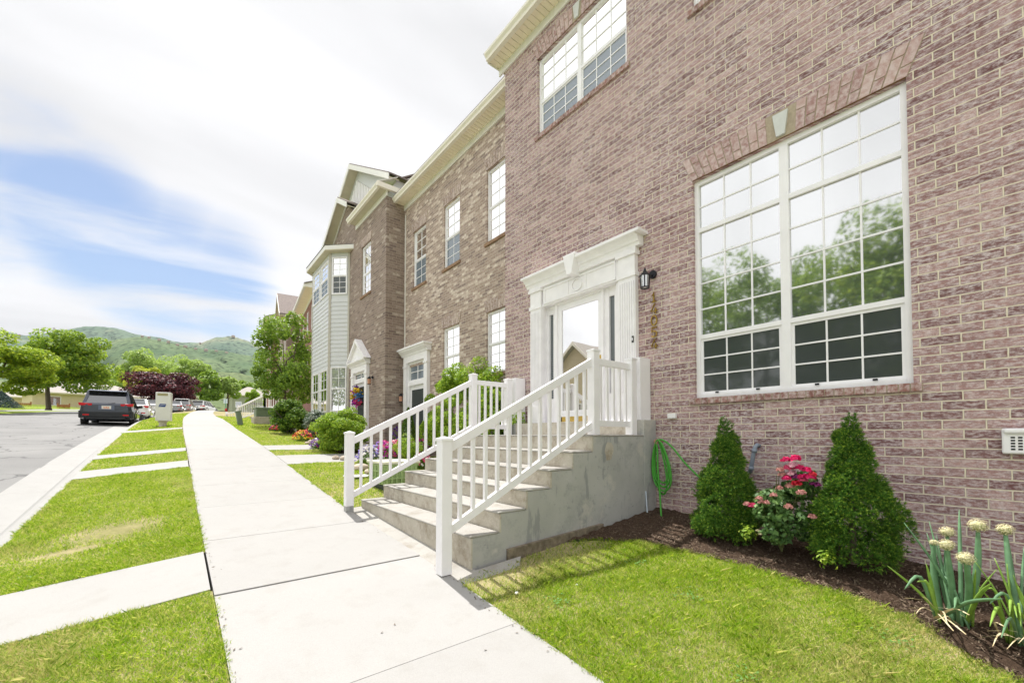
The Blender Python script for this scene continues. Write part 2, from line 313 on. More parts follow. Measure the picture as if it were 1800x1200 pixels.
def gpt(px,py,g=None,z0=0):
    """the ground point seen at a photo pixel"""
    d=pray(px,py); lo,hi=.5,300
    gg=g or (lambda x,y:S(y))
    f=lambda t:d.z*t-gg(d.x*t,d.y*t)-z0
    t=lo; st=.05
    while t<hi and f(t)>0: t+=st; st*=1.01
    return Vector((d.x*t,d.y*t,d.z*t))
def strip(name,us,v0,v1,zf,mat,step=.5,label=None,cat=None,kind='structure',gaps=(),th=0):
    mb=MB()
    segs=[(v0,v1)]
    for a,b_ in gaps: segs=[q for s0,s1 in segs for q in ((s0,min(a,s1)),(max(b_,s0),s1)) if q[1]-q[0]>.01]
    for s0,s1 in segs:
        n=max(1,int(math.ceil((s1-s0)/step))); b=len(mb.v)
        for i in range(n+1):
            v=s0+(s1-s0)*i/n
            for u in us: x,y=SP(u,v); mb.v.append((x,y,zf(u,v)))
        k=len(us)
        for i in range(n):
            for j in range(k-1): mb.f.append((b+i*k+j,b+i*k+j+1,b+(i+1)*k+j+1,b+(i+1)*k+j))
        if th:
            for ring in ([b+i*k for i in range(n+1)],[b+i*k+k-1 for i in range(n,-1,-1)],[b+j for j in range(k-1,-1,-1)],[b+n*k+j for j in range(k)]):
                for q in range(len(ring)-1):
                    A,B=mb.v[ring[q]],mb.v[ring[q+1]]; c=len(mb.v); mb.v+=[(A[0],A[1],A[2]-th),(B[0],B[1],B[2]-th)]; mb.f.append((ring[q],c,c+1,ring[q+1]))
    o=mb.build(name,mat); return finish(o,label,cat,None,kind)
UL,UR=.25,1.90      # sidewalk edges
UK=-1.32; UG=-2.15  # back of kerb, edge of gutter
zroad=lambda u,v:S(v)-.33+.012*min(0,0)-(abs(u+6.2)-4)*.018
strip('road',[UG+.02,-4,-6.2,-8.3,-10.3],-35,135,lambda u,v:S(v)-.355+ (4.1-abs(u+6.2))*.02,MAT['asphalt'],1.0)
def zk(u,v):
    t=(u-UG)/(UK-UG); p=[(0,-.352),(.62,-.372),(.72,-.30),(.84,-.185),(.9,-.172),(1,-.165)]
    return S(v)+float(np.interp(t,[a for a,_ in p],[b_ for _,b_ in p]))
mbk=[UG+(UK-UG)*t for t in (0,.62,.72,.78,.84,.9,1)]
strip('kerb',mbk,-35,135,zk,MAT['kerb'],1.5)
strip('kerb',[-11.1,-10.95,-10.7,-10.28],-35,135,lambda u,v:S(v)+float(np.interp(u,[-11.1,-10.95,-10.7,-10.28],[-.2,-.2,-.36,-.43])),MAT['kerb'],1.5)
zpark=lambda u,v:S(v)-.012-.15*(UL-u)/(UL-UK)
PG=[(-1.6,-.6),(3.95,4.95),(10.2,11.0),(12.5,13.1),(19.2,20.0)]
strip('parkway_lawn',[UK,-.8,-.3,UL],-12,80,zpark,MAT['lawn'],.5,gaps=PG)
for a,b_ in PG: strip('crossing_path',[UK-.01,-.5,UL-.012],a+.004,b_-.004,lambda u,v:S(v)-.15*(UL-u)/(UL-UK)+.002,MAT['walk'],.3,th=.05)
# sidewalk slabs
mb=MB(); v=-11.2; jn=0
random.seed(4)
while v<75:
    n=4 if v<30 else 2; g=.0065 if abs(v-3.8)<.1 else .0022; dz=.022 if abs(v-3.8)<.1 else 0; b=len(mb.v); us=[UL+.004,(UL+UR)/2,UR]
    for i in range(n+1):
        vv=v+g+(1.5-2*g)*i/n
        for u in us: x,y=SP(u,vv); mb.v.append((x,y,S(vv)+dz*.4*(1-i/n)))
    for i in range(n):
        for j in range(2): mb.f.append((b+i*3+j,b+i*3+j+1,b+i*3+j+4,b+i*3+j+3))
    ring=[b+i*3 for i in range(n+1)]; ring2=[b+i*3+2 for i in range(n,-1,-1)]
    for rg in (ring,ring2,[b+2,b+1,b],[b+n*3,b+n*3+1,b+n*3+2]):
        for q in range(len(rg)-1):
            A,B=mb.v[rg[q]],mb.v[rg[q+1]]; c=len(mb.v); mb.v+=[(A[0],A[1],A[2]-.06),(B[0],B[1],B[2]-.06)]; mb.f.append((rg[q],c,c+1,rg[q+1]))
    v+=1.5; jn+=1
finish(mb.build('sidewalk',MAT['walk']),None,None,None,'structure')
# yards between sidewalk and houses
BED=[(-6,3.35),(-2,3.4),(0,3.5),(.25,3.66),(.54,3.93),(1.22,3.97),(1.93,3.96),(2.56,3.8),(3.0,3.5),(3.14,3.2)]
def xbed(y): return float(np.interp(y,[a for a,_ in BED],[b_ for _,b_ in BED]))
def yard(name,y0,y1,x0f,x1f,mat,dy,nx,dz=0,rough=0,kind='structure'):
    rng=np.random.default_rng(7); mb=MB(); n=int((y1-y0)/dy)
    for i in range(n+1):
        y=y0+(y1-y0)*i/n; a,b_=x0f(y),x1f(y)
        for j in range(nx+1): x=a+(b_-a)*j/nx; mb.v.append((x,y,G(x,y)+dz+(rng.normal()*rough if 0<j<nx else 0)))
    for i in range(n):
        for j in range(nx): q=i*(nx+1)+j; mb.f.append((q,q+1,q+nx+2,q+nx+1))
    return finish(mb.build(name,mat,smooth=True),None,None,None,kind)
yard('lawn',-6,3.14,lambda y:UR+.004,xbed,MAT['lawn'],.25,8,-.012)
yard('planting_bed',-6,3.14,lambda y:xbed(y)-.02,lambda y:5.03,MAT['mulch'],.05,24,.004,.010)
yard('lawn',5.98,10.0,lambda y:UR+.004,lambda y:5.62,MAT['lawn'],.3,8,-.012)
yard('lawn',11.3,12.3,lambda y:UR+.004,lambda y:3.4,MAT['lawn'],.3,6,-.012)
yard('planting_bed',11.3,12.3,lambda y:3.38,lambda y:5.62,MAT['mulch'],.1,10,.0,.01)
yard('lawn',13.3,60,lambda y:UR-.6+.004 if y<15 else SP(UR,y)[0]-.05,lambda y:9,MAT['lawn'],.5,8,-.02)
strip('garden_path',[UR+.005,3.2,5.6],10.0,11.3,lambda u,v:S(v)+.003,MAT['walk'],.5,th=.05)
strip('garden_path',[UR+.005,3.2,4.98],12.3,13.3,lambda u,v:S(v)+.003,MAT['walk'],.5,th=.05)
# apron of the steps
mb=MB(); mb.add([(UR+.006,3.05,S(3.05)-.004),(2.10,3.12,S(3.12)+.045),(2.10,5.97,S(5.97)+.02),(UR+.006,6.02,S(6.02)-.004)],[(0,1,2,3)])
mb.add([(UR+.006,3.05,S(3.05)-.004),(2.10,3.12,S(3.12)+.045),(2.6,3.10,G(2.6,3.1)+.02),(2.5,3.0,G(2.5,3)-.01),(2.0,2.96,S(2.96)-.012)],[(4,3,2,1,0)])
finish(mb.build('step_apron',MAT['step']),None,None,None,'structure')
# large base ground
mb=MB(); xs=[-4000,-1500,-500,-150,-60,-30,-18,-11.1]; xs2=[9,20,40,80,200,600,2500]; ys=[-4000,-1000,-200,-40,-20,0,20,30,40,52,68,85,110,140,200,400,1200,5000]
allx=xs+[-6,0,5.2]+xs2
for y in ys:
    for x in allx:
        z=S(max(-40,min(y,200)))-.22+(-.35 if -11<x<9 else 0)
        mb.v.append((x,y,z))
k=len(allx)
for i in range(len(ys)-1):
    for j in range(k-1): mb.f.append((i*k+j,i*k+j+1,(i+1)*k+j+1,(i+1)*k+j))
finish(mb.build('ground',MAT['lawnfar']),None,None,None,'structure')
# verge across the street
strip('verge',[-11.1,-13,-16,-22],-35,135,lambda u,v:S(v)-.19+(-11.1-u)*.05,MAT['lawnfar'],1.0)
# ------------------------------------------------------------------ grass blades (uncountable)
rng=np.random.default_rng(11)
def blades(name,pts,h,wd,seed):
    r=np.random.default_rng(seed); n=len(pts); P=np.asarray(pts); a=r.uniform(0,2*np.pi,n); hh=h*r.uniform(.55,1.25,n); ww=wd*r.uniform(.7,1.3,n)
    cl=.72+.35*np.sin(P[:,0]*5.1+np.sin(P[:,1]*3.3)*2)*np.sin(P[:,1]*4.3+P[:,0])+.22*np.sin(P[:,0]*23+P[:,1]*17)*np.sin(P[:,1]*19); hh=hh*np.clip(cl,.45,1.5); lean=r.normal(0,.66,(n,2))*hh[:,None]; sd=np.stack([np.cos(a),np.sin(a),0*a],1)*ww[:,None]/2
    T=P.copy(); T[:,:2]+=lean; T[:,2]+=hh; Mi=P.copy(); Mi[:,:2]+=lean*.35; Mi[:,2]+=hh*.6
    V=np.stack([P-sd,P+sd,Mi+sd*.8,T,Mi-sd*.8],1).reshape(-1,3); Fa=np.arange(n*5).reshape(n,5)
    return finish(mesh_np(name,V,Fa,MAT['grass']),None,None,None,'stuff')
def scatter(x0,x1,y0,y1,dens,zf,ok=None):
    n=int((x1-x0)*(y1-y0)*dens); x=rng.uniform(x0,x1,n); y=rng.uniform(y0,y1,n)
    # thin, bare spots
    if ok is not None: m=ok(x,y); x,y=x[m],y[m]
    return np.stack([x,y,zf(x,y)],1)
kv=np.array([k[0] for k in KN]); kz=np.array([k[1] for k in KN]); Sn=lambda y:np.interp(y,kv,kz)
Gn=lambda x,y:Sn(y)+np.clip(.38-.033*y,0,.42)*np.clip((x-1.87)/3.13,0,1)
zpn=lambda x,y:Sn(y)-.012-.15*(UL-x)/(UL-UK)
def bare(x,y): # bare dirt in the parkway and by the steps
    d=((x+.45)/.42)**2+((y-6.4)/.38)**2; e=((x+.75)/.35)**2+((y-5.9)/.12)**2; f=((x+.35)/.22)**2+((y-2.9)/.1)**2
    return (d>rng.uniform(.1,2.2,len(x)))&(e>rng.uniform(.2,1.3,len(x)))&(f>rng.uniform(.2,1.3,len(x)))
by=np.array([a for a,_ in BED]); bx=np.array([b_ for _,b_ in BED])
okr=lambda x,y:(x<np.interp(y,by,bx)+rng.normal(0,.02,len(x)))&~((y>2.75+rng.normal(0,.09,len(x)))&(x<3.6)&(rng.uniform(0,1,len(x))<.8))
P=[scatter(UR+.01,4.0,-.9,1.4,27000,lambda x,y:Gn(x,y)-.012,okr),scatter(UR+.01,4.05,1.4,3.1,22000,lambda x,y:Gn(x,y)-.012,okr)]
blades('grass',np.concatenate(P),.044,.0031,1)
gapok=lambda x,y:np.all([~((y>a+rng.normal(0,.006,len(x)))&(y<b_+rng.normal(0,.006,len(x)))) for a,b_ in PG],axis=0)
P=[scatter(UK+.01,UL-.01,1.6,5.5,20000,zpn,lambda x,y:gapok(x,y)&bare(x,y)),scatter(UK+.01,UL-.01,5.5,10.2,11000,zpn,lambda x,y:gapok(x,y)&bare(x,y))]
blades('grass',np.concatenate(P),.042,.0036,2)
P=[scatter(UK+.01,UL-.01,10.9,20,3500,zpn,gapok),scatter(UR+.01,5.5,6.0,10,3500,lambda x,y:Gn(x,y)-.012),scatter(UR+.01,3.4,11.3,12.3,3500,lambda x,y:Gn(x,y)-.012),scatter(UR-.0,4.2,13.3,20,2500,lambda x,y:Gn(x,y)-.012)]
blades('grass',np.concatenate(P),.035,.008,3)
xo=lambda y:np.interp(y,TV,TX)
def sp2(u0,u1,v0,v1,d,zf):
    P=scatter(u0,u1,v0,v1,d,zf); P[:,0]+=xo(P[:,1]); return P
P=[sp2(UK+.01,UL-.01,20,45,700,zpn),sp2(UR+.01,4.5,20,36,700,lambda x,y:Sn(y)-.012),sp2(-20,-11.2,30,75,50,lambda x,y:Sn(y)-.19+(-11.1-x)*.05)]
blades('grass',np.concatenate(P),.045,.022,4)
def ygap(y): return np.all([(y<a)|(y>b_) for a,b_ in PG],axis=0)
def edge(xf,y0,y1,n,zf,seed,h=.03,wd=.003):
    r=np.random.default_rng(seed); y=r.uniform(y0,y1,n); y=y[ygap(y)] if seed>92 else y; n=len(y); k=np.sin(y*9.1)+np.sin(y*23.7)+np.sin(y*4.3+1); keep=r.uniform(-2.5,2.5,n)<k; y=y[keep]; x=xf(y)+r.normal(0,.013,len(y)); return blades('grass',np.stack([x,y,zf(x,y)],1),h,wd,seed)
edge(lambda y:UR+.004+0*y,-.5,3.0,5200,lambda x,y:Sn(y)-.008,91); edge(lambda y:UR+.004+0*y,6.0,10,3000,lambda x,y:Sn(y)-.008,92,.034,.005)
edge(lambda y:UL-.004+0*y,1.6,10,7000,lambda x,y:Sn(y)-.01,93,.03,.0035); edge(lambda y:UK+.006+0*y,2.5,12,7000,lambda x,y:Sn(y)-.165,94,.034,.004)
# broad-leaved weeds in the turf
r=np.random.default_rng(55); cw=[(2.5,1.0),(3.1,1.7),(2.3,2.3),(3.5,.6),(2.9,.35),(-.5,3.2),(-.9,4.9+.4),(-.2,5.6),(-.8,7.6),(-.4,8.9),(2.6,7.2),(3.3,2.3),(-.1,2.5),(-1.0,3.4)]
C=np.concatenate([np.stack([r.normal(a,.05,26),r.normal(b_,.05,26),np.zeros(26)],1) for a,b_ in cw]); C[:,2]=np.where(C[:,0]>1,Gn(C[:,0],C[:,1]),zpn(C[:,0],C[:,1]))+.016
a=r.uniform(0,6.28,len(C)); t_=np.stack([np.cos(a),np.sin(a),.25+0*a],1)*.013; b2=np.stack([-np.sin(a),np.cos(a),0*a],1)*.008
finish(mesh_np('turf_weeds',np.stack([C-t_,C+b2,C+t_,C-b2],1).reshape(-1,3),np.arange(4*len(C)).reshape(-1,4),simple('clover_green',(.10,.22,.04),.6)),None,None,None,'stuff')
# mulch chips
n=14000; y=rng.uniform(-.5,3.1,n); x=np.interp(y,by,bx)+rng.uniform(-.04,1,n)**1*(5-np.interp(y,by,bx)); z=Gn(x,y)+.008
a=rng.uniform(0,6.28,n); l=rng.uniform(.004,.017,n); wd=rng.uniform(.0015,.004,n); d=np.stack([np.cos(a),np.sin(a),rng.normal(0,.35,n)],1)*l[:,None]; e=np.stack([-np.sin(a),np.cos(a),rng.normal(0,.3,n)],1)*wd[:,None]
c=np.stack([x,y,z],1); V=np.stack([c-d-e,c+d-e,c+d+e,c-d+e],1).reshape(-1,3); finish(mesh_np('mulch_chips',V,np.arange(4*n).reshape(n,4),MAT['chips']),None,None,None,'stuff')
# ------------------------------------------------------------------ foliage
def leafmesh(name,C,D,size,aspect,mat,parent,seed,up=.3,fold=.25):
    """leaf-sized folded faces; C centres, D outward directions"""
    r=np.random.default_rng(seed); n=len(C); C=np.asarray(C,float)
    nrm=np.asarray(D)*.8+r.normal(0,.55,(n,3))+np.array([0,0,up]); nrm/=np.linalg.norm(nrm,axis=1)[:,None]+1e-9
    t=np.cross(nrm,r.normal(0,1,(n,3))); t/=np.linalg.norm(t,axis=1)[:,None]+1e-9; b=np.cross(nrm,t)
    s=(size*r.uniform(.6,1.3,n))[:,None]
    V=np.stack([C-t*s*.5,C+b*s*aspect*.5+nrm*s*fold*.5,C+t*s*.5,C-b*s*aspect*.5+nrm*s*fold*.5],1).reshape(-1,3)
    i=np.arange(n)*4; Fa=np.stack([i,i+1,i+2,i,i+2,i+3],1).reshape(-1,3)
    return mesh_np(name,V,Fa,mat,parent)
def crown(center,rad,k,n,seed,cr=(.28,.42),core=.62,flat=.75,low=-.75,zpow=1):
    """points in clumps spread through an ellipsoid"""
    r=np.random.default_rng(seed); cs=[]
    while len(cs)<k:
        p=r.normal(0,1,3); p/=np.linalg.norm(p)
        if p[2]<low: continue
        cs.append(p*(1-.75*np.mean(cr))*r.uniform(.12,1)**.42)
    cs=np.array(cs); R_=np.array(rad); rr=r.uniform(cr[0],cr[1],k); i=r.integers(0,k,n)
    q=r.normal(0,1,(n,3)); q/=np.linalg.norm(q,axis=1)[:,None]; q[:,2]=np.where(q[:,2]<-.5,q[:,2]*.8,q[:,2])
    off=q*(rr[i]*r.uniform(.55,1.08,n)**.6)[:,None]; off[:,2]*=flat
    P=(cs[i]+off)*R_+np.array(center); D=q*.6+(cs[i]+off)*.6; return P,D
LEAF={}
LEAF['maple']=leafmat('maple_leaves',(.08,.17,.015),(.20,.32,.025),(.42,.53,.04),.42)
LEAF['mapleY']=leafmat('yellow_maple_leaves',(.13,.23,.015),(.31,.42,.025),(.54,.62,.045),.42)
LEAF['plum']=leafmat('plum_leaves',(.03,.008,.012),(.10,.02,.03),(.22,.06,.07),.2)
LEAF['light']=leafmat('poplar_leaves',(.24,.36,.08),(.36,.48,.13),(.48,.58,.2),.45)
LEAF['yellow']=leafmat('yellow_leaves',(.4,.46,.04),(.55,.58,.06),(.7,.66,.12),.4)
LEAF['mid']=leafmat('green_leaves',(.10,.19,.03),(.2,.33,.04),(.34,.48,.07))
LEAF['hedge']=leafmat('hedge_leaves',(.05,.12,.015),(.13,.25,.025),(.3,.43,.05),.3)
LEAF['hedge2']=leafmat('bright_hedge_leaves',(.12,.24,.02),(.26,.42,.035),(.5,.6,.07),.4)
LEAF['rose']=leafmat('rose_leaves',(.06,.13,.04),(.12,.23,.065),(.24,.38,.12),.3)
LEAF['grey']=leafmat('pale_rose_leaves',(.06,.10,.06),(.14,.2,.13),(.4,.44,.38),.2)
LEAF['needle']=leafmat('spruce_needles',(.04,.12,.018),(.10,.24,.03),(.19,.36,.05),.3)
LEAF['tip']=leafmat('spruce_new_tips',(.2,.34,.03),(.34,.48,.05),(.5,.6,.09),.3)
LEAF['blue']=leafmat('blue_spruce',(.04,.08,.08),(.08,.13,.12),(.14,.2,.2),.15)
LEAF['onion']=simple('onion_leaf',(.13,.25,.13),.45,.25,14)
LEAF['onion2']=simple('onion_leaf_bright',(.22,.36,.06),.45,.25,14)
def branches(mb,base,top,rad,seed,center,k=7,spread=.6):
    rd=random.Random(seed); base=Vector(base); top=Vector(top); h=(top-base).length
    mid=base.lerp(top,.5)+Vector((rd.uniform(-.05,.05)*h,rd.uniform(-.05,.05)*h,0))
    mb.tube([base-Vector((0,0,.1)),base+Vector((0,0,.12)),mid,top],[rad*1.35,rad,rad*.8,rad*.45],8)
    c=Vector(center[0]); e=center[1]
    for i in range(k):
        a=6.283*i/k+rd.uniform(-.4,.4); s=base.lerp(top,rd.uniform(.55,1)); p=c+Vector((math.cos(a)*e[0]*spread,math.sin(a)*e[1]*spread,rd.uniform(-.3,.6)*e[2]))
        mb.tube([s,s.lerp(p,.5)+Vector((0,0,-.05*e[2])),p],[rad*.5,rad*.32,rad*.12],6,False)
def tree(name,base,ch,cr,n,leaf,size,mat,label,group,seed,k=26,trad=.13,cat='tree',crr=(.26,.4),low=-.8,asp=.8,off=(0,0)):
    """ch: height of crown centre above base, cr: crown radii"""
    o=thing(name,base,label,cat,group); c=(base[0]+off[0],base[1]+off[1],base[2]+ch)
    P,D=crown(c,cr,k,n,seed,crr,low=low); leafmesh('crown',P,D,size,asp,mat,o,seed,up=.45)
    mb=MB(); branches(mb,base,(base[0],base[1],base[2]+ch),trad,seed,(c,cr)); mb.build('trunk',MAT['bark'],o,smooth=True); return o
def onground(px,dist,du=0):
    d=pray(px,HY); h=Vector((d.x,d.y,0)); h=h/(h.x*sA+h.y*cA)*dist; return h
def gz(x,y,dz=0): return S(max(-40,min(200,y)))+dz
# trees across the street
def ptree(name,px,dist,pxc,top,bot,hwpx,gzv,n,size,mat,label,group,seed,**k):
    """tree standing dist metres ahead; crown extents measured in photo pixels at that distance"""
    p=onground(px,dist); q=onground(pxc,dist); m=dist/F; zt=(HY-top)*m; zb=(HY-bot)*m; rz=(zt-zb)/2/.93; r=hwpx*m/.93
    return tree(name,(p.x,p.y,gzv),(zt+zb)/2-gzv,(r,r,rz),n,1,size,mat,label,group,seed,off=(q.x-p.x,q.y-p.y),**k)
ptree('maple_tree',84,35,120,574,704,65,2.15,17000,.2,LEAF['maple'],'round green maple on the grass verge left of the dark parked car','trees across the street',21,k=44,trad=.17,crr=(.2,.34))
ptree('maple_tree',-12,28.5,-5,583,702,74,1.75,15000,.19,LEAF['mapleY'],'yellow-green maple cut off by the left edge of the photo','trees across the street',22,k=40,trad=.16,crr=(.2,.34))
ptree('plum_tree',287,62,286,648,712,58,2.6,12000,.3,LEAF['plum'],'dark purple-leaved plum tree behind the row of parked cars','trees across the street',23,k=56,trad=.2,crr=(.2,.32),low=-.97)
bgts=[(222,80,222,640,706,30,LEAF['light'],'pale tree just above the tan house roof'),(252,74,250,636,700,30,LEAF['yellow'],'yellow-green tree behind the left side of the purple tree'),(245,105,245,612,700,34,LEAF['light'],'tall pale green tree behind the left half of the purple tree'),
(300,110,298,616,700,36,LEAF['light'],'pale green tree rising highest behind the purple tree'),(338,95,336,624,705,32,LEAF['light'],'light tree behind the right shoulder of the purple tree'),(362,78,363,648,712,25,LEAF['mid'],'darker green tree behind the white far car'),(398,82,398,646,716,24,LEAF['light'],'willowy pale tree left of the far white railing'),
(428,100,430,664,722,22,LEAF['mid'],'green tree beyond the far porch railing'),(447,60,446,680,730,15,LEAF['hedge2'],'bright small tree beside the far brick house'),(205,100,200,650,712,30,LEAF['mid'],'tree over the roof ridge of the tan house'),(275,125,272,620,690,30,LEAF['light'],'distant pale tree between the two tallest pale trees')]
for i,(px,d,pc,tp,bt,hw_,mt,lb) in enumerate(bgts): ptree('broadleaf_tree',px,d,pc,tp,bt,hw_,gz(onground(px,d).x,onground(px,d).y,-.2),6500,.5 if d>70 else .3,mt,lb,'background trees',40+i,k=26,trad=.2,crr=(.22,.34),asp=.6)
# trees behind the camera, across the road: what the windows mirror
for i,(x,y,h,r) in enumerate([(-10.5,3.0,7.4,3.1),(-12,8.0,7.6,3.3),(-12.4,11.8,7.4,3.4),(-14,-3,5.2,2.8),(-13,5.2,4.2,2.4)]):
    tree('street_tree',(x,y,gz(x,y,-.15)),h*.8,(r,r,h*.62),16000,1,.15,LEAF['mid'] if i%2 else LEAF['maple'],['large green tree across the road mirrored at the right of the big window','bushy tree across the road mirrored at the left of the big window','second bushy tree across the road mirrored in the big window','green tree across the road behind the viewer','low tree across the road in front of the tan gabled house'][i],'trees across the street',60+i,36,.15,crr=(.2,.34))
# tree and shrubs in front of the houses
p=onground(503,20); tree('young_tree',(4.0,21.6,.4),3.0,(1.55,1.6,2.75),14000,1,.11,LEAF['mid'],'bushy green tree left of the bay window in front of the far brick house','yard plants',71,66,.08,low=-.95,crr=(.13,.27))
def shrub(name,c,rad,n,size,mat,label,seed,k=26,crr=(.25,.4),asp=.6,group='yard shrubs',stems=5):
    k=int(k*2.6); crr=(crr[0]*.62,crr[1]*.66)
    base=(c[0],c[1],c[2]-rad[2]); o=thing(name,base,label,'shrub',group); P,D=crown(c,rad,k,n,seed,crr,core=.9,flat=.9,low=-.9); leafmesh('foliage',P,D,size,asp,mat,o,seed)
    mb=MB(); rd=random.Random(seed)
    for i in range(stems):
        a=rd.uniform(0,6.28); mb.tube([base,(c[0]+math.cos(a)*rad[0]*.35,c[1]+math.sin(a)*rad[1]*.35,c[2]),(c[0]+math.cos(a)*rad[0]*.7,c[1]+math.sin(a)*rad[1]*.7,c[2]+rad[2]*.4)],[.02,.014,.006],5,False)
    mb.build('stems',MAT['bark'],o); return o
shrub('round_shrub',(3.55,11.75,.12),(.80,.88,.66),26000,.055,LEAF['hedge2'],'rounded bright green shrub below the flower wreath',81,36)
shrub('round_shrub',(3.35,17.3,.62),(.72,.75,.72),16000,.065,LEAF['hedge'],'dark green ball shrub below the far leafy tree',82,30)
shrub('rose_shrub',(3.75,15.2,.38),(.5,.55,.5),3500,.06,LEAF['grey'],'grey-green rose shrub with white blooms between two round shrubs',83,24)
shrub('climbing_shrub',(4.85,7.6,.40),(.70,1.95,1.24),50000,.05,LEAF['hedge2'],'tall spreading shrub with yellow-green top behind the left railing',84,48,(.16,.28),group='yard shrubs')
o=thing('arborvitae',(4.95,10.1,S(10.1)+.05),'small pointed evergreen beside the neighbour entry','shrub','yard shrubs')
rr=np.random.default_rng(5); n=6000; t=rr.uniform(0,1,n)**.8; a=rr.uniform(0,6.28,n); rad=.3*(1-t)**.7*rr.uniform(.75,1.05,n); C=np.stack([4.7+rad*np.cos(a),10.1+rad*np.sin(a),-.55+1.25*t],1)
leafmesh('foliage',C,np.stack([np.cos(a),np.sin(a),.4+0*a],1),.05,.3,LEAF['hedge'],o,5)
o=thing('low_shrub',(4.3,9.0,-.7),'low olive shrub seen through the left railing','shrub','yard shrubs'); P,D=crown((4.1,8.9,-.35),(.4,.5,.4),18,3500,6); leafmesh('foliage',P,D,.04,.5,LEAF['hedge2'],o,6)
# dwarf spruces: lumpy cones covered with needle tufts
def spruce(base,h,r,seed,label,lean=(0,0),lobes=()):
    o=thing('dwarf_spruce',base,label,'conifer','dwarf spruces by the wall'); rr=np.random.default_rng(seed); n=11500
    t=rr.beta(1.05,1.5,n); a=rr.uniform(0,6.283,n); prof=r*np.interp(t,[0,.06,.18,.35,.5,.65,.8,.93,1],[.74,.95,1,.86,.62,.42,.29,.18,.04])
    lump=1+.27*np.sin(a*3+t*9+seed)*np.cos(t*17+seed)+.16*np.sin(a*7+t*23)*np.sin(t*31+a*2)+.09*np.sin(a*13-t*41)+np.where(rr.uniform(0,1,n)<.05,.14,0)
    for (la,lt,lr) in lobes: dd=np.minimum(abs(a-la),6.283-abs(a-la)); lump+=lr*np.exp(-(dd/.5)**2-((t-lt)/.12)**2)
    rad=prof*lump*rr.uniform(.70,1.02,n)
    C=np.stack([base[0]+rad*np.cos(a)+lean[0]*t,base[1]+rad*np.sin(a)+lean[1]*t,base[2]+.03+h*t*(1+.02*np.sin(a*5))],1)
    # lower two thirds: rounded branch tufts standing out of the cone
    nb=120; tb=rr.beta(1,1.5,nb)*.9; ab=rr.uniform(0,6.283,nb); rb=(.045+.06*(1-tb))*rr.uniform(.7,1.25,nb); pb=r*np.interp(tb,[0,.06,.18,.35,.5,.65,.8,.93,1],[.74,.95,1,.86,.62,.42,.29,.18,.04])*rr.uniform(.72,.98,nb)
    for (la,lt,lr) in lobes: dd=np.minimum(abs(ab-la),6.283-abs(ab-la)); pb*=1+lr*np.exp(-(dd/.6)**2-((tb-lt)/.16)**2)
    k_=rr.uniform(0,1,n)<.72; ib=rr.integers(0,nb,n); q=rr.normal(0,1,(n,3)); q/=np.linalg.norm(q,axis=1)[:,None]; ob_=np.stack([np.cos(ab),np.sin(ab),.35+0*ab],1)[ib]; q=np.where(((q*ob_).sum(1)<-.1)[:,None],-q,q)
    CB=np.stack([base[0]+pb*np.cos(ab)+lean[0]*tb,base[1]+pb*np.sin(ab)+lean[1]*tb,base[2]+.05+h*tb],1)[ib]+q*(rb[ib]*rr.uniform(.6,1,n))[:,None]
    C=np.where(k_[:,None],CB,C)
    D=np.stack([np.cos(a),np.sin(a),.55+0*a],1); D=np.where(k_[:,None],q+np.array([0,0,.25]),D)+rr.normal(0,.35,(n,3)); D/=np.linalg.norm(D,axis=1)[:,None]
    def needles(C,D,k,l,wd,mat,nm,sp):
        m=len(C); Cn=np.repeat(C,k,0); Dn=np.repeat(D,k,0)+rr.normal(0,sp,(m*k,3)); Dn/=np.linalg.norm(Dn,axis=1)[:,None]; s=np.cross(Dn,rr.normal(0,1,(m*k,3))); s/=np.linalg.norm(s,axis=1)[:,None]
        ll=(l*rr.uniform(.6,1.2,m*k))[:,None]; st=Cn+np.repeat(D,k,0)*rr.uniform(0,.02,(m*k,1)); V=np.stack([st-s*wd/2,st+s*wd/2,st+Dn*ll],1).reshape(-1,3)
        mesh_np(nm,V,np.arange(m*k*3).reshape(-1,3),mat,o)
    needles(C,D,15,.026,.0042,LEAF['needle'],'foliage',.65); s=(rad>prof*.86)|k_; i=np.where(s)[0]; i=i[rr.uniform(0,1,len(i))<.6]
    needles(C[i]+D[i]*.012,D[i],10,.013,.0036,LEAF['tip'],'new_growth',.6)
    mb=MB(); mb.tube([base,(base[0]+lean[0]*.5,base[1]+lean[1]*.5,base[2]+h*.6)],[.03,.012],6); mb.build('trunk',MAT['bark'],o); return o
spruce((4.50,2.04,-1.05),1.19,.275,3,'slender dwarf spruce left of the pink roses by the brick wall')
spruce((4.46,.98,-1.08),1.22,.24,8,'wider dwarf spruce right of the pink roses by the brick wall',lobes=((4.9,.34,.42),(4.5,.15,.2)))
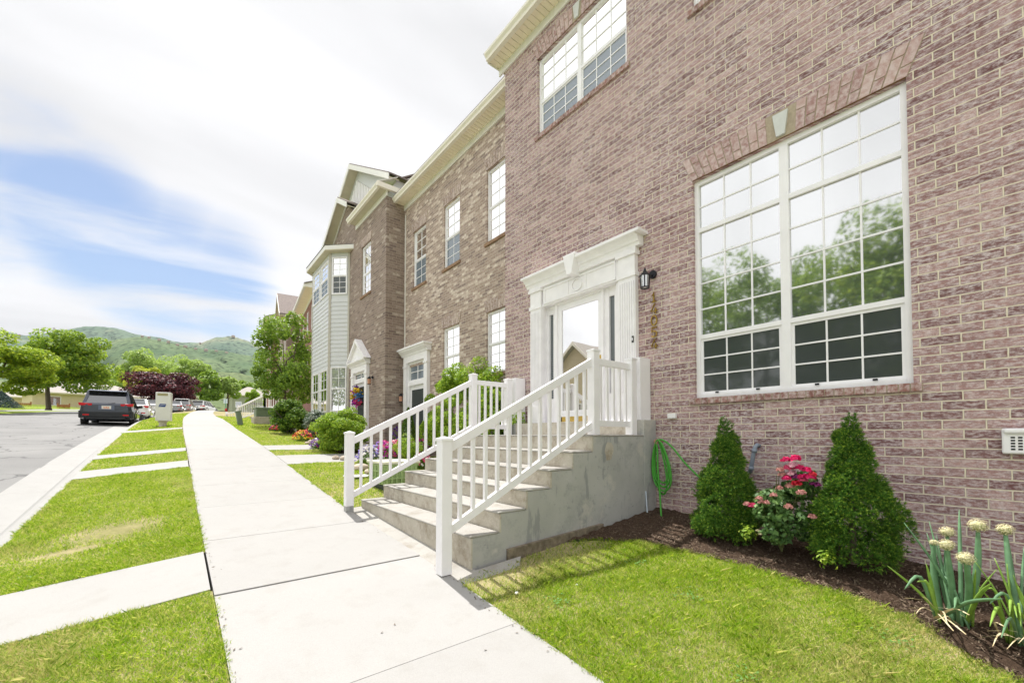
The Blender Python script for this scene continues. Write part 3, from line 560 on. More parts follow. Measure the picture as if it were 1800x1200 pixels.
# ------------------------------------------------------------------ houses: tools
class Face:
    """vertical wall plane: origin o, horizontal direction u, outward normal n"""
    def __init__(s,o,u,n): s.o=Vector(o); s.u=Vector(u).normalized(); s.n=Vector(n).normalized()
    def P(s,u,v,d=0): return tuple(s.o+s.u*u+s.n*d+Vector((0,0,v)))
    def box(s,mb,u0,u1,v0,v1,d0,d1): return mb.prism([s.P(u0,v0,d0),s.P(u1,v0,d0),s.P(u1,v1,d0),s.P(u0,v1,d0)],s.n*(d1-d0))
    def poly(s,mb,pts,d0,d1): return mb.prism([s.P(a,b_,d0) for a,b_ in pts],s.n*(d1-d0))
def wallface(mb,f,u0,u1,v0,v1,holes,depth=.1,d=0):
    us=sorted({u0,u1,*[h[0] for h in holes],*[h[1] for h in holes]}); vs=sorted({v0,v1,*[h[2] for h in holes],*[h[3] for h in holes]})
    us=[q for q in us if u0<=q<=u1]; vs=[q for q in vs if v0<=q<=v1]
    flip=(f.u.cross(Vector((0,0,1)))).dot(f.n)<0
    def q(a,b_,c,e):
        mb.quad(*( (a,b_,c,e) if not flip else (e,c,b_,a)))
    for i in range(len(us)-1):
        for j in range(len(vs)-1):
            cu,cv=(us[i]+us[i+1])/2,(vs[j]+vs[j+1])/2
            if any(h[0]<cu<h[1] and h[2]<cv<h[3] for h in holes): continue
            q(f.P(us[i],vs[j],d),f.P(us[i+1],vs[j],d),f.P(us[i+1],vs[j+1],d),f.P(us[i],vs[j+1],d))
    for a,b_,c,e in holes:
        q(f.P(a,c,d),f.P(b_,c,d),f.P(b_,c,d-depth),f.P(a,c,d-depth)); q(f.P(a,e,d-depth),f.P(b_,e,d-depth),f.P(b_,e,d),f.P(a,e,d))
        q(f.P(a,c,d-depth),f.P(a,e,d-depth),f.P(a,e,d),f.P(a,c,d)); q(f.P(b_,c,d),f.P(b_,e,d),f.P(b_,e,d-depth),f.P(b_,c,d-depth))
def window(f,parent,u0,u1,v0,v1,secs,cols=1,recess=.075,fr=.045,mull=.07,mw=.016,shiftd=0,fmat='white',name='window'):
    """secs: list of (va,vb,panes across,panes down,glass material,sash inset) bottom to top; cols: units side by side"""
    mb=MB(); d0=-recess-.02+shiftd; d1=-recess+.03+shiftd; W=(u1-u0-2*fr-(cols-1)*mull)/cols; gl={}
    f.box(mb,u0,u0+fr,v0,v1,d0,d1); f.box(mb,u1-fr,u1,v0,v1,d0,d1); f.box(mb,u0+fr,u1-fr,v0,v0+fr,d0,d1+.004); f.box(mb,u0+fr,u1-fr,v1-fr,v1,d0,d1-.002)
    for c in range(1,cols): a=u0+fr+c*W+(c-1)*mull; f.box(mb,a,a+mull,v0+fr,v1-fr,d0,d1-.003)
    mun=MB()
    for si,(va,vb,na,nb,gm,ins) in enumerate(secs):
        for c in range(cols):
            a=u0+fr+c*(W+mull); b_=a+W; lo=va if si else v0+fr; hi=vb if si<len(secs)-1 else v1-fr
            if si<len(secs)-1: f.box(mb,a,b_,hi-.022,hi+.028,d0,d1-.006)
            if si: lo+=.028
            if si<len(secs)-1: hi-=.022
            if ins:
                f.box(mb,a,a+ins,lo,hi,d0,d1-.022); f.box(mb,b_-ins,b_,lo,hi,d0,d1-.022); f.box(mb,a+ins,b_-ins,lo,lo+ins,d0,d1-.022); f.box(mb,a+ins,b_-ins,hi-ins,hi,d0,d1-.022); a+=ins;b_-=ins;lo+=ins;hi-=ins
            g=gl.setdefault(gm,MB()); dg=-recess-.004+shiftd; g.quad(f.P(a-.01,lo-.01,dg),f.P(b_+.01,lo-.01,dg),f.P(b_+.01,hi+.01,dg),f.P(a-.01,hi+.01,dg))
            for k in range(1,na): q=a+(b_-a)*k/na; f.box(mun,q-mw/2,q+mw/2,lo,hi,dg,dg+.008)
            for k in range(1,nb): q=lo+(hi-lo)*k/nb; f.box(mun,a,b_,q-mw/2,q+mw/2,dg,dg+.010)
    o=mb.build(name,MAT[fmat],parent)
    if mun.v: mun.build('muntins',MAT[fmat],o)
    for gm,g in gl.items(): g.build('pane',MAT[gm],o)
    return o
def jack_arch(f,parent,u0,u1,v,h=.28,mat='bricks',mort='mortar',key=True,n=None,splay=.13,keyname='keystone'):
    """splayed soldier bricks over an opening"""
    n=n or int((u1-u0)/.085); mb=MB(); cu=(u0+u1)/2; top0,top1=u0-splay,u1+splay; lo0,lo1=u0-.01,u1+.01
    f.poly(mb,[(lo0,v),(lo1,v),(top1,v+h),(top0,v+h)],.0015,.004); m=mb.build('lintel',MAT[mort],parent)
    b=MB(); g=.006
    kw=.07; split=False
    for i in range(n):
        a,c=i/n,(i+1)/n; la,lc=lo0+(lo1-lo0)*a+g,lo0+(lo1-lo0)*c-g; ta,tc_=top0+(top1-top0)*a+g,top0+(top1-top0)*c-g
        if key and (la<cu+kw and lc>cu-kw):
            continue
        s=.68 if i%2 else .32
        def at(t): return la+(ta-la)*t,lc+(tc_-lc)*t
        if key and la>=cu+kw and b.v and not split: b.build('lintel_bricks',MAT[mat],m); b=MB(); split=True
        for t0,t1 in ((.0,s-.02),(s+.02,1.)):
            p0,p1=at(t0),at(t1); f.poly(b,[(p0[0],v+h*t0),(p0[1],v+h*t0),(p1[1],v+h*t1),(p1[0],v+h*t1)],.003,.011)
    b.build('lintel_bricks',MAT[mat],m)
    if key:
        k=MB(); f.poly(k,[(cu-.04,v+.02),(cu+.04,v+.02),(cu+.075,v+h-.035),(cu-.075,v+h-.035)],.0,.03); k.build(keyname,MAT['stone'],parent,bevel=.004)
def rowlock(f,parent,u0,u1,v,mat='sillbrick',h=.07,out=.035,bw=.078):
    mb=MB(); f.box(mb,u0+.002,u1-.002,v-h+.002,v-.004,-.09,out-.006); m=mb.build('sill',MAT['mortar'],parent); n=int(round((u1-u0)/bw)); b=MB()
    for i in range(n): a=u0+(u1-u0)*i/n; c=u0+(u1-u0)*(i+1)/n; f.box(b,a+.005,c-.005,v-h,v,-.085,out)
    b.build('sill_bricks',MAT[mat],m)
def eave(f,parent,u0,u1,v,over=.6,fh=.16,froff=.17,sof='soffit',gut='cream',capL=True):
    """frieze board, soffit boards, fascia and K-style gutter; v=bottom of frieze"""
    mb=MB(); f.box(mb,u0,u1,v,v+froff,.0,.03); mb.build('frieze_board',MAT['offwhite'],parent)
    b=MB(); n=int((u1-u0+.4)/.115); a0=u0-.0
    for i in range(n):
        a=a0+i*(u1-u0)/n; c=a0+(i+1)*(u1-u0)/n; f.box(b,a+.004,c-.004,v+froff-.012,v+froff+.01,.03,over)
    f.box(b,u0,u1,v+froff+.0105,v+froff+.03,-.1,over-.003)
    b.build('soffit',MAT[sof],parent)
    g=MB(); z=v+froff; pr=[(over,z-.03),(over+.075,z-.03),(over+.085,z+.02),(over+.125,z+.06),(over+.125,z+.105),(over+.11,z+.105),(over+.11,z+.12),(over,z+.12)]
    P=[f.P(u0,q,d) for d,q in pr]; g.prism(P,f.u*(u1-u0)); g.build('gutter',MAT[gut],parent)
def roofslab(pts,parent,mat='roof',th=.06,name='roof'):
    mb=MB(); mb.prism(pts,(0,0,-th)); return mb.build(name,MAT[mat],parent)
# ------------------------------------------------------------------ house 1 (pink brick)
H1=thing('brick_townhouse',(5,0,-1.6),'nearest pink brick townhouse with the big grid window and white stepped entry','house','row of townhouses')
f1=Face((5,0,0),(0,1,0),(-1,0,0))
BW=(.655,2.62,.448,3.15); UW=(3.58,5.48,5.33,6.73); UW2=(.68,2.60,5.33,6.73); DR=(3.73,5.39,.2,2.32)
mb=MB(); wallface(mb,f1,-7,6.43,-2.4,7.34,[BW,UW,UW2,DR],.11); 
mb.quad((5,6.43,-2.4),(11,6.43,-2.4),(11,6.43,7.34),(5,6.43,7.34)); mb.quad((5,-7,-2.4),(5,-7,7.2),(11,-7,7.2),(11,-7,-2.4))
mb.build('wall',MAT['brick'],H1)
bk=MB(); bk.quad((5.115,-7,-2.4),(5.115,-7,7.2),(5.115,6.43,7.2),(5.115,6.43,-2.4)) 
window(f1,H1,*BW,[(BW[2],1.20,3,3,'screen',.03),(1.20,2.53,3,4,'glass',0),(2.53,BW[3],3,2,'glass',0)],cols=2,fr=.05,mull=.085)
lat=MB()
for u in (.9,1.35,1.9,2.35): lat=MB(); f1.box(lat,u,u+.035,BW[2]+.052,BW[2]+.07,-.045,-.03); lat.build('sash_latch',MAT['dark'],H1)
window(f1,H1,*UW,[(UW[2],5.95,3,3,'screenb',.025),(5.95,UW[3],3,3,'glassw',0)],cols=2,fr=.045,mull=.08)
window(f1,H1,*UW2,[(UW2[2],5.95,3,3,'screenb',.025),(5.95,UW2[3],3,3,'glassw',0)],cols=2,fr=.045,mull=.08)
for q in (BW,UW,UW2):
    jack_arch(f1,H1,q[0],q[1],q[3]+.012,.30 if q is BW else .29)
    lb=MB(); f1.box(lb,q[0]+.001,q[1]-.001,q[3]+.001,q[3]+.012,-.09,.002); lb.build('steel_lintel',MAT['brown'],H1)
    rowlock(f1,H1,q[0]-.06,q[1]+.06,q[2])
    # stacked brick edges of the opening project a few mm
    e=MB()
    for side in (q[0],q[1]):
        z=q[2]+.005; i=0
        while z<q[3]-.02:
            L_=.11 if i%2 else .055
            z+=.0785; i+=1
eave(f1,H1,-7,6.43+.17,7.17,.27)
cap=MB(); cap.box((4.70,6.43+.171,7.30),(5.6,6.43+.19,7.46)); cap.build('fascia',MAT['offwhite'],H1)
sf=MB(); sf.box((5.0,6.45,7.325),(5.6,6.59,7.339)); sf.build('soffit',MAT['soffit'],H1)
roofslab([(4.62,-7.3,7.47),(4.62,6.64,7.47),(9.6,6.64,9.7),(9.6,-7.3,9.7)],H1,th=.02)
# --- entry surround
ent=bpy.data.objects.new
sur=MB(); f=f1; zt=.2
door_sur=None
for a,b_ in ((3.40,3.72),(5.31,5.62)): # pilasters
    sur=MB()
    f.box(sur,a,b_,zt,zt+.30,.0,.10); f.box(sur,a+.015,b_-.015,zt+.30,2.22,.0,.075); f.box(sur,a,b_,2.20,2.26,.0,.095)
    f.box(sur,a+.02,b_-.02,2.26,2.50,.0,.08); f.box(sur,a-.01,b_+.01,2.50,2.55,.0,.11)
    w_=b_-a-.09
    for k in range(7): q=a+.045+w_*k/6; f.box(sur,q-.010,q+.010,zt+.40,2.14,.075,.088) # fluting ribs
    pil_=sur.build('pilaster' ,MAT['trim'],H1,bevel=.003)
en=MB(); f.box(en,3.72,5.31,2.22,2.55,.0,.045); f.box(en,3.76,5.27,2.245,2.275,.045,.06); f.box(en,3.76,5.27,2.495,2.525,.045,.06)
for a in (3.76,5.24,4.32,4.70): f.box(en,a,a+.03,2.245,2.525,.045,.058)
f.box(en,3.40,5.62,2.55,2.60,.0,.09); door_sur=en.build('entablature',MAT['trim'],H1,bevel=.003)
co=MB(); prof=[(0,2.60),(.09,2.60),(.10,2.635),(.125,2.65),(.135,2.68),(.17,2.715),(.205,2.73),(.22,2.745),(.22,2.775),(0,2.79)]
co.prism([f.P(3.33,v,d) for d,v in prof],f.u*2.35); f.box(co,3.26,5.70,2.735,2.775,.0,.225); co.build('cornice',MAT['trim'],door_sur)
ks=MB(); f.poly(ks,[(4.46,2.50),(4.56,2.50),(4.64,2.82),(4.38,2.82)],.0,.24); ks.build('keystone',MAT['trim'],door_sur,bevel=.006)
ov=MB(); 
pts=[(4.51+.115*math.cos(t*math.pi/12),2.385+.105*math.sin(t*math.pi/12)) for t in range(24)]
for k in range(24):
    a,b_=pts[k],pts[(k+1)%24]; f.poly(ov,[a,b_,(4.51+(b_[0]-4.51)*.8,2.385+(b_[1]-2.385)*.8),(4.51+(a[0]-4.51)*.8,2.385+(a[1]-2.385)*.8)],.045,.072)
f.poly(ov,[(4.51+.09*math.cos(t*math.pi/12),2.385+.08*math.sin(t*math.pi/12)) for t in range(24)],.045,.055); ov.build('oval_medallion',MAT['trim'],door_sur)
# recess with sidelights and storm door
rc=MB(); D_=-.13
f.box(rc,3.725,3.80,zt,2.22,D_,.0); f.box(rc,5.35,5.39,zt,2.22,D_,.0); f.box(rc,3.80,5.35,2.22,2.26,D_,.0)
for a,b_ in ((3.80,4.06),(5.09,5.35)):
    w2=.05; m_=(a+b_)/2; f.box(rc,a,m_-w2,zt,2.22,D_,D_+.06); f.box(rc,m_+w2,b_,zt,2.22,D_,D_+.06); f.box(rc,m_-w2,m_+w2,zt,.62,D_,D_+.055); f.box(rc,m_-w2,m_+w2,2.08,2.22,D_,D_+.055)
f.box(rc,4.06,4.10,zt,2.22,D_,D_+.10); f.box(rc,5.05,5.09,zt,2.22,D_,D_+.10); f.box(rc,4.10,5.05,2.19,2.22,D_,D_+.10)
f.box(rc,3.5,5.7,zt-.03,zt+.012,D_,.03)
rc.build('door_frame',MAT['trim'],H1,bevel=.003)
for a,b_ in ((3.80,4.06),(5.09,5.35)): sg=MB(); m_=(a+b_)/2; f.box(sg,m_-.05,m_+.05,.62,2.08,D_,D_+.02); sg.build('sidelight_pane',MAT['screen'],H1)
GBL=simple('grey_blind',(.3,.33,.36),.5)
for a,b_ in ((3.80,4.06),(5.09,5.35)):
    m_=(a+b_)/2; bl=MB()
    for k in range(48): z=.64+k*.03; bl.quad(f.P(m_-.048,z,D_+.022),f.P(m_+.048,z,D_+.022),f.P(m_+.048,z+.012,D_+.027),f.P(m_-.048,z+.012,D_+.027))
    bl.build('sidelight_blind',GBL,H1)
sd=MB(); a,b_=4.10,5.05; d0,d1=D_+.03,D_+.065
f.box(sd,a,a+.085,zt+.015,2.19,d0,d1); f.box(sd,b_-.085,b_,zt+.015,2.19,d0,d1); f.box(sd,a+.085,b_-.085,2.09,2.19,d0,d1-.002); f.box(sd,a+.085,b_-.085,zt+.10,zt+.20,d0,d1-.002)
sdo=sd.build('storm_door',MAT['white'],H1,bevel=.003); g=MB(); f.box(g,a+.08,b_-.08,zt+.19,2.10,d0+.012,d0+.018); g.build('pane',MAT['doorglass'],sdo)
g=MB(); f.box(g,a+.02,b_-.02,zt+.015,zt+.10,d0,d1); g.build('kick_plate',MAT['gold'],sdo)
g=MB(); f.box(g,a+.03,a+.055,1.05,1.22,d1,d1+.008); g.tube([f.P(a+.042,1.1,d1),f.P(a+.042,1.1,d1+.05),f.P(a+.042,1.18,d1+.05)],.009); g.tube([f.P(a+.042,1.10,d1+.045),f.P(a+.12,1.10,d1+.045)],.008); g.build('handle',MAT['gold'],sdo)
g=MB(); 
for z in (.35,1.15,2.0): f.box(g,a-.02,a+.01,z,z+.07,d1,d1+.008)
g.build('hinge',MAT['gold'],sdo)
db=MB(); f.box(db,3.435,3.46,1.27,1.36,.088,.105); dbo=db.build('doorbell',MAT['dark'],H1,bevel=.003); g=MB(); f.box(g,3.441,3.454,1.295,1.335,.105,.109); g.build('button',MAT['white'],dbo)
# lantern
lx,ly,lz=4.83,3.2,2.03
lm=MB(); lm.lathe((0,0,0),[(.001,0)],4) if False else None
lm.lathe((5.0,ly-.02,lz+.12),[(.055,-.03),(.055,-.004),(.04,0)],18,0)
lm.tube([(4.975,ly-.02,lz+.11),(4.93,ly-.015,lz+.08),(4.87,ly-.005,lz+.10),(lx,ly,lz+.155),(lx,ly,lz+.12)],.010,8)
lm.lathe((lx,ly,lz),[(.006,.18),(.012,.165),(.02,.14),(.045,.11),(.07,.08),(.075,.07)][::-1],6)
for k in range(6):
    t=math.pi/6+k*math.pi/3; c0,s0=math.cos(t),math.sin(t); lm.bar((lx+.058*c0,ly+.058*s0,lz-.085),(lx+.068*c0,ly+.068*s0,lz+.075),.010)
    t2=t+math.pi/3; lm.bar((lx+.059*c0,ly+.059*s0,lz-.085),(lx+.059*math.cos(t2),ly+.059*math.sin(t2),lz-.085),.012)
ln=lm.build('wall_lantern',MAT['dark'],H1); g=MB(); g.lathe((lx,ly,lz),[(.053,-.08),(.062,.072)],6); g.build('lantern_glass',glassmat('frosted_lantern_glass',(.5,.52,.55),.25,.15),ln)
g=MB(); g.lathe((lx,ly,lz),[(.012,-.06),(.02,.0),(.012,.05)],8)
# house number
DIG={'1':[[(-.2,.7),(0,1),(0,0)],[(-.25,0),(.25,0)]],'4':[[(.2,0),(.2,.55)],[(.1,1),(-.38,.25),(.42,.25)]],'0':[[(.36*math.cos(t*.3491),.5+.5*math.sin(t*.3491)) for t in range(19)]],
'5':[[(.33,1),(-.25,1),(-.3,.55),(0,.63),(.28,.5),(.33,.28),(.2,.06),(-.05,0),(-.33,.12)]]}
for i,chh in enumerate('14054'):
    zc=1.78-i*.158; g=MB()
    for pl in DIG[chh]:
        path=[f.P(3.165-p_[0]*.115,zc+p_[1]*.125,.022) for p_ in pl]; g.tube(path,.011,6)
        for pp in (path[0],path[-1]): g.tube([pp,(5.0,pp[1],pp[2])],.004,5)
    o=g.build('house_number_digit',MAT['brass'],H1)
# small wall fittings
g=MB(); f.box(g,2.86,2.97,.21,.275,.0,.05); g.build('outlet_box',MAT['white'],H1,bevel=.006)
g=MB(); f.box(g,-.22,.165,-.145,.05,.0,.05); f.box(g,-.21,.155,.01,.05,.05,.075); vn=g.build('dryer_vent_cover',MAT['white'],H1,bevel=.02)
g=MB()
for i in range(9):
    for j in range(5): g.quad(*[f.P(-.19+i*.036+a_,-.115+j*.022+b2,.0765 if False else .0515) for a_,b2 in ((0,0),(.022,0),(.022,.013),(0,.013))])
g.build('vent_slots',MAT['dark'],vn)
pp=MAT['pipe']=simple('grey_pvc',(.25,.29,.35),.5,.08,20)
g=MB(); y0=1.92; g.tube([(5.0,y0-.02,-.12),(4.965,y0-.01,-.11),(4.945,y0,-.135),(4.94,y0+.015,-.2),(4.94,y0+.04,-.36),(4.95,y0+.055,-.39),(5.0,y0+.08,-.41)],.022,10)
for z,yy in ((-.155,.005),(-.345,.038)): g.tube([(4.942,y0+yy,z),(4.941,y0+yy+.004,z-.04)],.027,10)
g.build('drain_pipe',pp,H1,smooth=True)
g=MB(); g.tube([(4.70,3.10,-1.12),(4.735,3.15,-.72)],.011,7); g.build('conduit',simple('zinc',(.5,.56,.62),.4,metal=.4),H1)
# ------------------------------------------------------------------ hose
hc=Vector((4.90,3.07,-.10)); HG=simple('green_hose_rubber',(.07,.34,.04),.4,.1,20)
ho=thing('garden_hose',(4.9,3.05,-1.0),'green garden hose coiled on a hook at the corner of the steps','hose'); g=MB()
rd=random.Random(2); path=[]
for k in range(4):
    w1=.10+.022*k; w2=.11+.02*k; dp=.66-.05*((k*7)%4)
    for i in range(16):
        t=2*math.pi*i/16; s=math.sin(t); c_=math.cos(t)
        path.append(hc+Vector((-.012-.012*k+.008*s,w1*s*(.55+.45*(1-c_)/2)-.035*(1-c_)-.01*k,-dp*(1-c_)/2+.035*(1-abs(s)*.6)*(1+c_)/2)))
path+= [hc+Vector((-.03,.01,.03)),hc+Vector((-.05,-.02,-.10)),hc+Vector((-.06,-.03,-.35)),hc+Vector((-.07,-.06,-.62)),hc+Vector((-.16,-.13,-.85)),hc+Vector((-.26,-.20,-.93))]
def smoothpath(P,k=3):
    out=[]
    for i in range(len(P)-1):
        p0,p1,p2,p3=P[max(i-1,0)],P[i],P[i+1],P[min(i+2,len(P)-1)]
        for j in range(k):
            t=j/k; out.append(.5*((2*p1)+(p2-p0)*t+(2*p0-5*p1+4*p2-p3)*t*t+(3*p1-p0-3*p2+p3)*t**3))
    return out+[P[-1]]
g.tube(smoothpath(path),.0115,8); g.build('hose_coil',HG,ho,smooth=True)
g=MB(); P2=[hc+Vector((-.04,.03,.02)),hc+Vector((-.03,-.08,.035)),hc+Vector((-.03,-.22,-.06)),hc+Vector((-.03,-.38,-.24)),hc+Vector((-.06,-.6,-.42)),hc+Vector((-.1,-.8,-.55))]; g.tube(smoothpath(P2,5),.0115,8); g.build('hose_tail',HG,ho,smooth=True)
g=MB(); g.tube([(5.0,3.07,-.09),(4.86,3.07,-.085)],.016,10); g.lathe((4.855,3.07,-.085),[(.034,-.008),(.034,.008)],8,0); g.build('hose_hook',simple('rusty_tap',(.35,.2,.15),.6,.3,30),ho)
# ------------------------------------------------------------------ front steps
ST=thing('concrete_steps',(3.4,4.55,-1.2),'six concrete steps with grey stucco side up to the white entry','steps')
Y0,Y1=3.16,5.95; XS=[2.06,2.38,2.71,3.04,3.37,3.70]; ZS=[-.90,-.72,-.54,-.36,-.18,0.]
tr=MB(); ri=MB(); sdm=MB()
for i in range(6):
    x0=XS[i]; x1=XS[i+1] if i<5 else 4.72; zb=ZS[i-1] if i else -1.25
    tr.box((x0-.0,Y0-.001,ZS[i]-.022),(x1+.003,Y1+.001,ZS[i])) ; ri.box((x0+.012,Y0+.0,zb-.01),(x0+.03,Y1-.0,ZS[i]-.022))
pts=[(2.075,-1.6)]+sum([[(XS[i]+.014,ZS[i]-.022),((XS[i+1] if i<5 else 4.72)+.014 if i<5 else 4.72,ZS[i]-.022)] for i in range(6)],[])+[(4.72,-1.6)]
for yy in (Y0+.002,Y1-.032): sdm=MB(); sdm.prism([(x,yy,z) for x,z in pts],(0,.03,0)); sdm.build('side_wall',MAT['stepside'],ST)
tr.build('treads',MAT['step'],ST,bevel=.012); ri.build('risers',MAT['riser'],ST); 
g=MB(); g.box((4.722,Y0-.0,-1.6),(4.998,Y1,.195)); g.build('threshold_block',MAT['stepside'],ST,bevel=.008)
g=MB(); g.box((4.705,Y0+.2,.003),(4.720,Y1-.2,.198)); g.build('threshold_riser',MAT['riser'],ST)
# missing stucco patch
g=MB(); rd=random.Random(5); cx,cz=4.0,-.20
g.poly([(cx+(.085+rd.uniform(-.015,.025))*math.cos(t)*(.75 if math.cos(t)<0 else 1),Y0-.0008,cz+(.115+rd.uniform(-.02,.02))*math.sin(t)) for t in [k*.4488 for k in range(14)]]); g.build('bare_patch',MAT['riser'],ST)
# retaining board
g=MB(); g.prism([(2.47,3.115,-1.22),(2.47,3.115,-1.075),(3.85,3.115,-1.015),(3.85,3.115,-1.06)],(0,.04,0)); bo=g.build('edging_board',MAT['wood']); finish(bo,'weathered wooden board lying along the foot of the grey step wall','board')
# railings
def railing(yr,label):
    o=thing('stair_railing',(1.87,yr,S(yr)),label,'railing','white vinyl railings of the steps')
    def post(x,y,z0,z1,w_=.105,cap=True):
        g=MB(); g.box((x-w_/2,y-w_/2,z0),(x+w_/2,y+w_/2,z1-.03)); p=g.build('post',MAT['white'],o,bevel=.004)
        g=MB(); h=w_/2+.008; g.box((x-h,y-h,z1-.035),(x+h,y+h,z1-.012)); g.add([(x-h,y-h,z1-.012),(x+h,y-h,z1-.012),(x+h,y+h,z1-.012),(x-h,y+h,z1-.012),(x,y,z1+.008)],[(0,1,4),(1,2,4),(2,3,4),(3,0,4)]); g.build('post_cap',MAT['white'],p,bevel=.003)
    zb=S(yr)+.003; post(1.87,yr,zb+(.07 if yr>5 else 0),-.02 if yr<5 else .045)
    if yr>5: g=MB(); g.box((1.87-.05,yr-.05,zb-.01),(1.92,yr+.05,zb+.072)); g.build('post_base',MAT['stepside'],o)
    post(3.88,yr,.002,1.02); post(4.62,yr,.002,1.0)
    g=MB(); g.box((4.75,yr-.05,.197),(4.985,yr+.05,1.02)); g.build('wall_post',MAT['white'],o,bevel=.004)
    xa,xb=1.925,3.825
    t0,t1=(-.112,.86); b0,b1=(-.85,.115)
    if yr>5: t0+=.03; b0+=.03
    g=MB(); g.bar((xa-.01,yr,t0),(xb+.01,yr,t1),.05,.085); g.build('top_rail',MAT['white'],o,bevel=.004); g=MB(); g.bar((xa-.01,yr,b0),(xb+.01,yr,b1),.045,.075); g.build('bottom_rail',MAT['white'],o,bevel=.004)
    for k in range(13):
        t=(k+.75)/13.5; x=xa+(xb-xa)*t; g=MB(); g.box((x-.017,yr-.017,b0+(b1-b0)*t+.02),(x+.017,yr+.017,t0+(t1-t0)*t-.02)); g.build('baluster',MAT['white'],o,bevel=.002)
    g=MB(); g.box((3.93,yr-.024,.835),(4.57,yr+.024,.915)); g.build('top_rail',MAT['white'],o,bevel=.004); g=MB(); g.box((3.93,yr-.022,.10),(4.57,yr+.022,.175)); g.build('bottom_rail',MAT['white'],o,bevel=.004)
    for k in range(5): x=3.93+.64*(k+.6)/5.2; g=MB(); g.box((x-.017,yr-.017,.17),(x+.017,yr+.017,.84)); g.build('baluster',MAT['white'],o,bevel=.002)
railing(3.28,'near white vinyl railing on the right side of the steps'); railing(5.86,'farther white vinyl railing on the left side of the steps')
# ------------------------------------------------------------------ house 2 (recessed tan brick)
H2=thing('brick_townhouse',(5.6,9.4,-.7),'recessed tan mottled brick townhouse in the middle of the row','house','row of townhouses')
f2=Face((5.6,0,0),(0,1,0),(-1,0,0)); W2=[(10.93,11.77,4.43,6.14),(9.09,9.90,4.43,6.14),(7.1,7.91,4.43,6.14)]; W2l=[(9.09,9.92,1.39,2.83),(7.1,7.91,1.39,2.81)]
D2=(10.95,11.95,-.55,2.05)
mb=MB(); wallface(mb,f2,6.43,12.39,-1.4,7.3,W2+W2l+[D2],.09); mb.build('wall',MAT['brick2'],H2)
for i,q in enumerate(W2):
    window(f2,H2,*q,[(q[2],5.25,2,3,'screenb' if i<2 else 'glassw',.02),(5.25,q[3],2,3,'glassw' if i else 'glass',0)],fr=.045)
for q in W2l: window(f2,H2,*q,[(q[2],2.07,2,3,'glass',.02),(2.07,q[3],2,3,'glass',0)],fr=.045)
for q in W2+W2l:
    jack_arch(f2,H2,q[0],q[1],q[3]+.01,.28,'bricks2',key=False,n=9,splay=.1); g=MB(); f2.box(g,q[0]-.05,q[1]+.05,q[2]-.07,q[2],-.085,.04); g.build('sill',MAT['sill2'],H2)
    lb=MB(); f2.box(lb,q[0]+.001,q[1]-.001,q[3]+.001,q[3]+.012,-.08,.002); lb.build('steel_lintel',MAT['brown'],H2)
eave(f2,H2,6.44,12.38,7.07,.30)
roofslab([(5.18,6.4,7.37),(5.18,12.3,7.37),(9.5,12.3,9.3),(9.5,6.4,9.3)],H2)
def simple_entry(f,parent,uc,z0,w_,htop,ped,glassn='screen'):
    s=MB(); a,b_=uc-w_/2,uc+w_/2
    for p0,p1 in ((a,a+.2),(b_-.2,b_)): f.box(s,p0,p1,z0,htop,.0,.10); f.box(s,p0-.015,p1+.015,htop-.14,htop-.09,.0,.12); f.box(s,p0-.015,p1+.015,z0,z0+.25,.0,.115)
    f.box(s,a,b_,htop,htop+.2,.0,.10); f.box(s,a+.2,b_-.2,z0+2.03,z0+2.12,-.05,.04); f.box(s,a+.2,a+.26,z0,htop,-.08,.03); f.box(s,b_-.26,b_-.2,z0,htop,-.08,.03)
    s0=s.build('door_surround',MAT['trim'],parent); c=MB()
    prof=[(0,htop+.2),(.12,htop+.2),(.14,htop+.25),(.2,htop+.30),(.23,htop+.33),(.23,htop+.37),(0,htop+.37)]
    c.prism([f.P(a-.08,v,d) for d,v in prof],f.u*(w_+.16))
    if ped:
        f.poly(c,[(a-.13,htop+.37),(b_+.13,htop+.37),(uc,htop+1.05)],.0,.14)
        for sgn in (-1,1):
            e=uc+sgn*(w_/2+.16); f.poly(c,[(e,htop+.37),(e-sgn*.12,htop+.37),(uc,htop+1.05-.06),(uc,htop+1.12)],.0,.23)
    else: f.box(c,a-.12,b_+.12,htop+.37,htop+.42,.0,.27)
    c.build('cornice',MAT['trim'],s0)
    d=MB(); f.box(d,a+.26,b_-.26,z0+.05,z0+2.03,-.07,-.03); do=d.build('entry_door',MAT['white'],parent); g=MB(); f.box(g,a+.36,b_-.36,z0+.3,z0+1.9,-.03,-.02); g.build('pane',MAT[glassn],do)
    t=MB(); f.box(t,a+.3,b_-.3,z0+2.2,htop-.06,-.06,-.02); to=t.build('transom',MAT['screenb'],parent); m_=MB(); f.box(m_,uc-.012,uc+.012,z0+2.2,htop-.06,-.02,.0); f.box(m_,a+.3,b_-.3,(z0+2.2+htop-.06)/2-.01,(z0+2.2+htop-.06)/2+.01,-.02,-.005)
    f.box(m_,a+.26,b_-.26,z0+2.12,z0+2.2,-.06,.01); f.box(m_,a+.26,b_-.26,htop-.06,htop,-.06,.01); m_.build('muntins',MAT['trim'],to)
simple_entry(f2,H2,11.42,-.55,1.55,2.18,False)
g=MB(); f2.box(g,12.28,12.32,-.6,6.9,.0,.02); g.build('corner_conduit',MAT['offwhite'],H2)
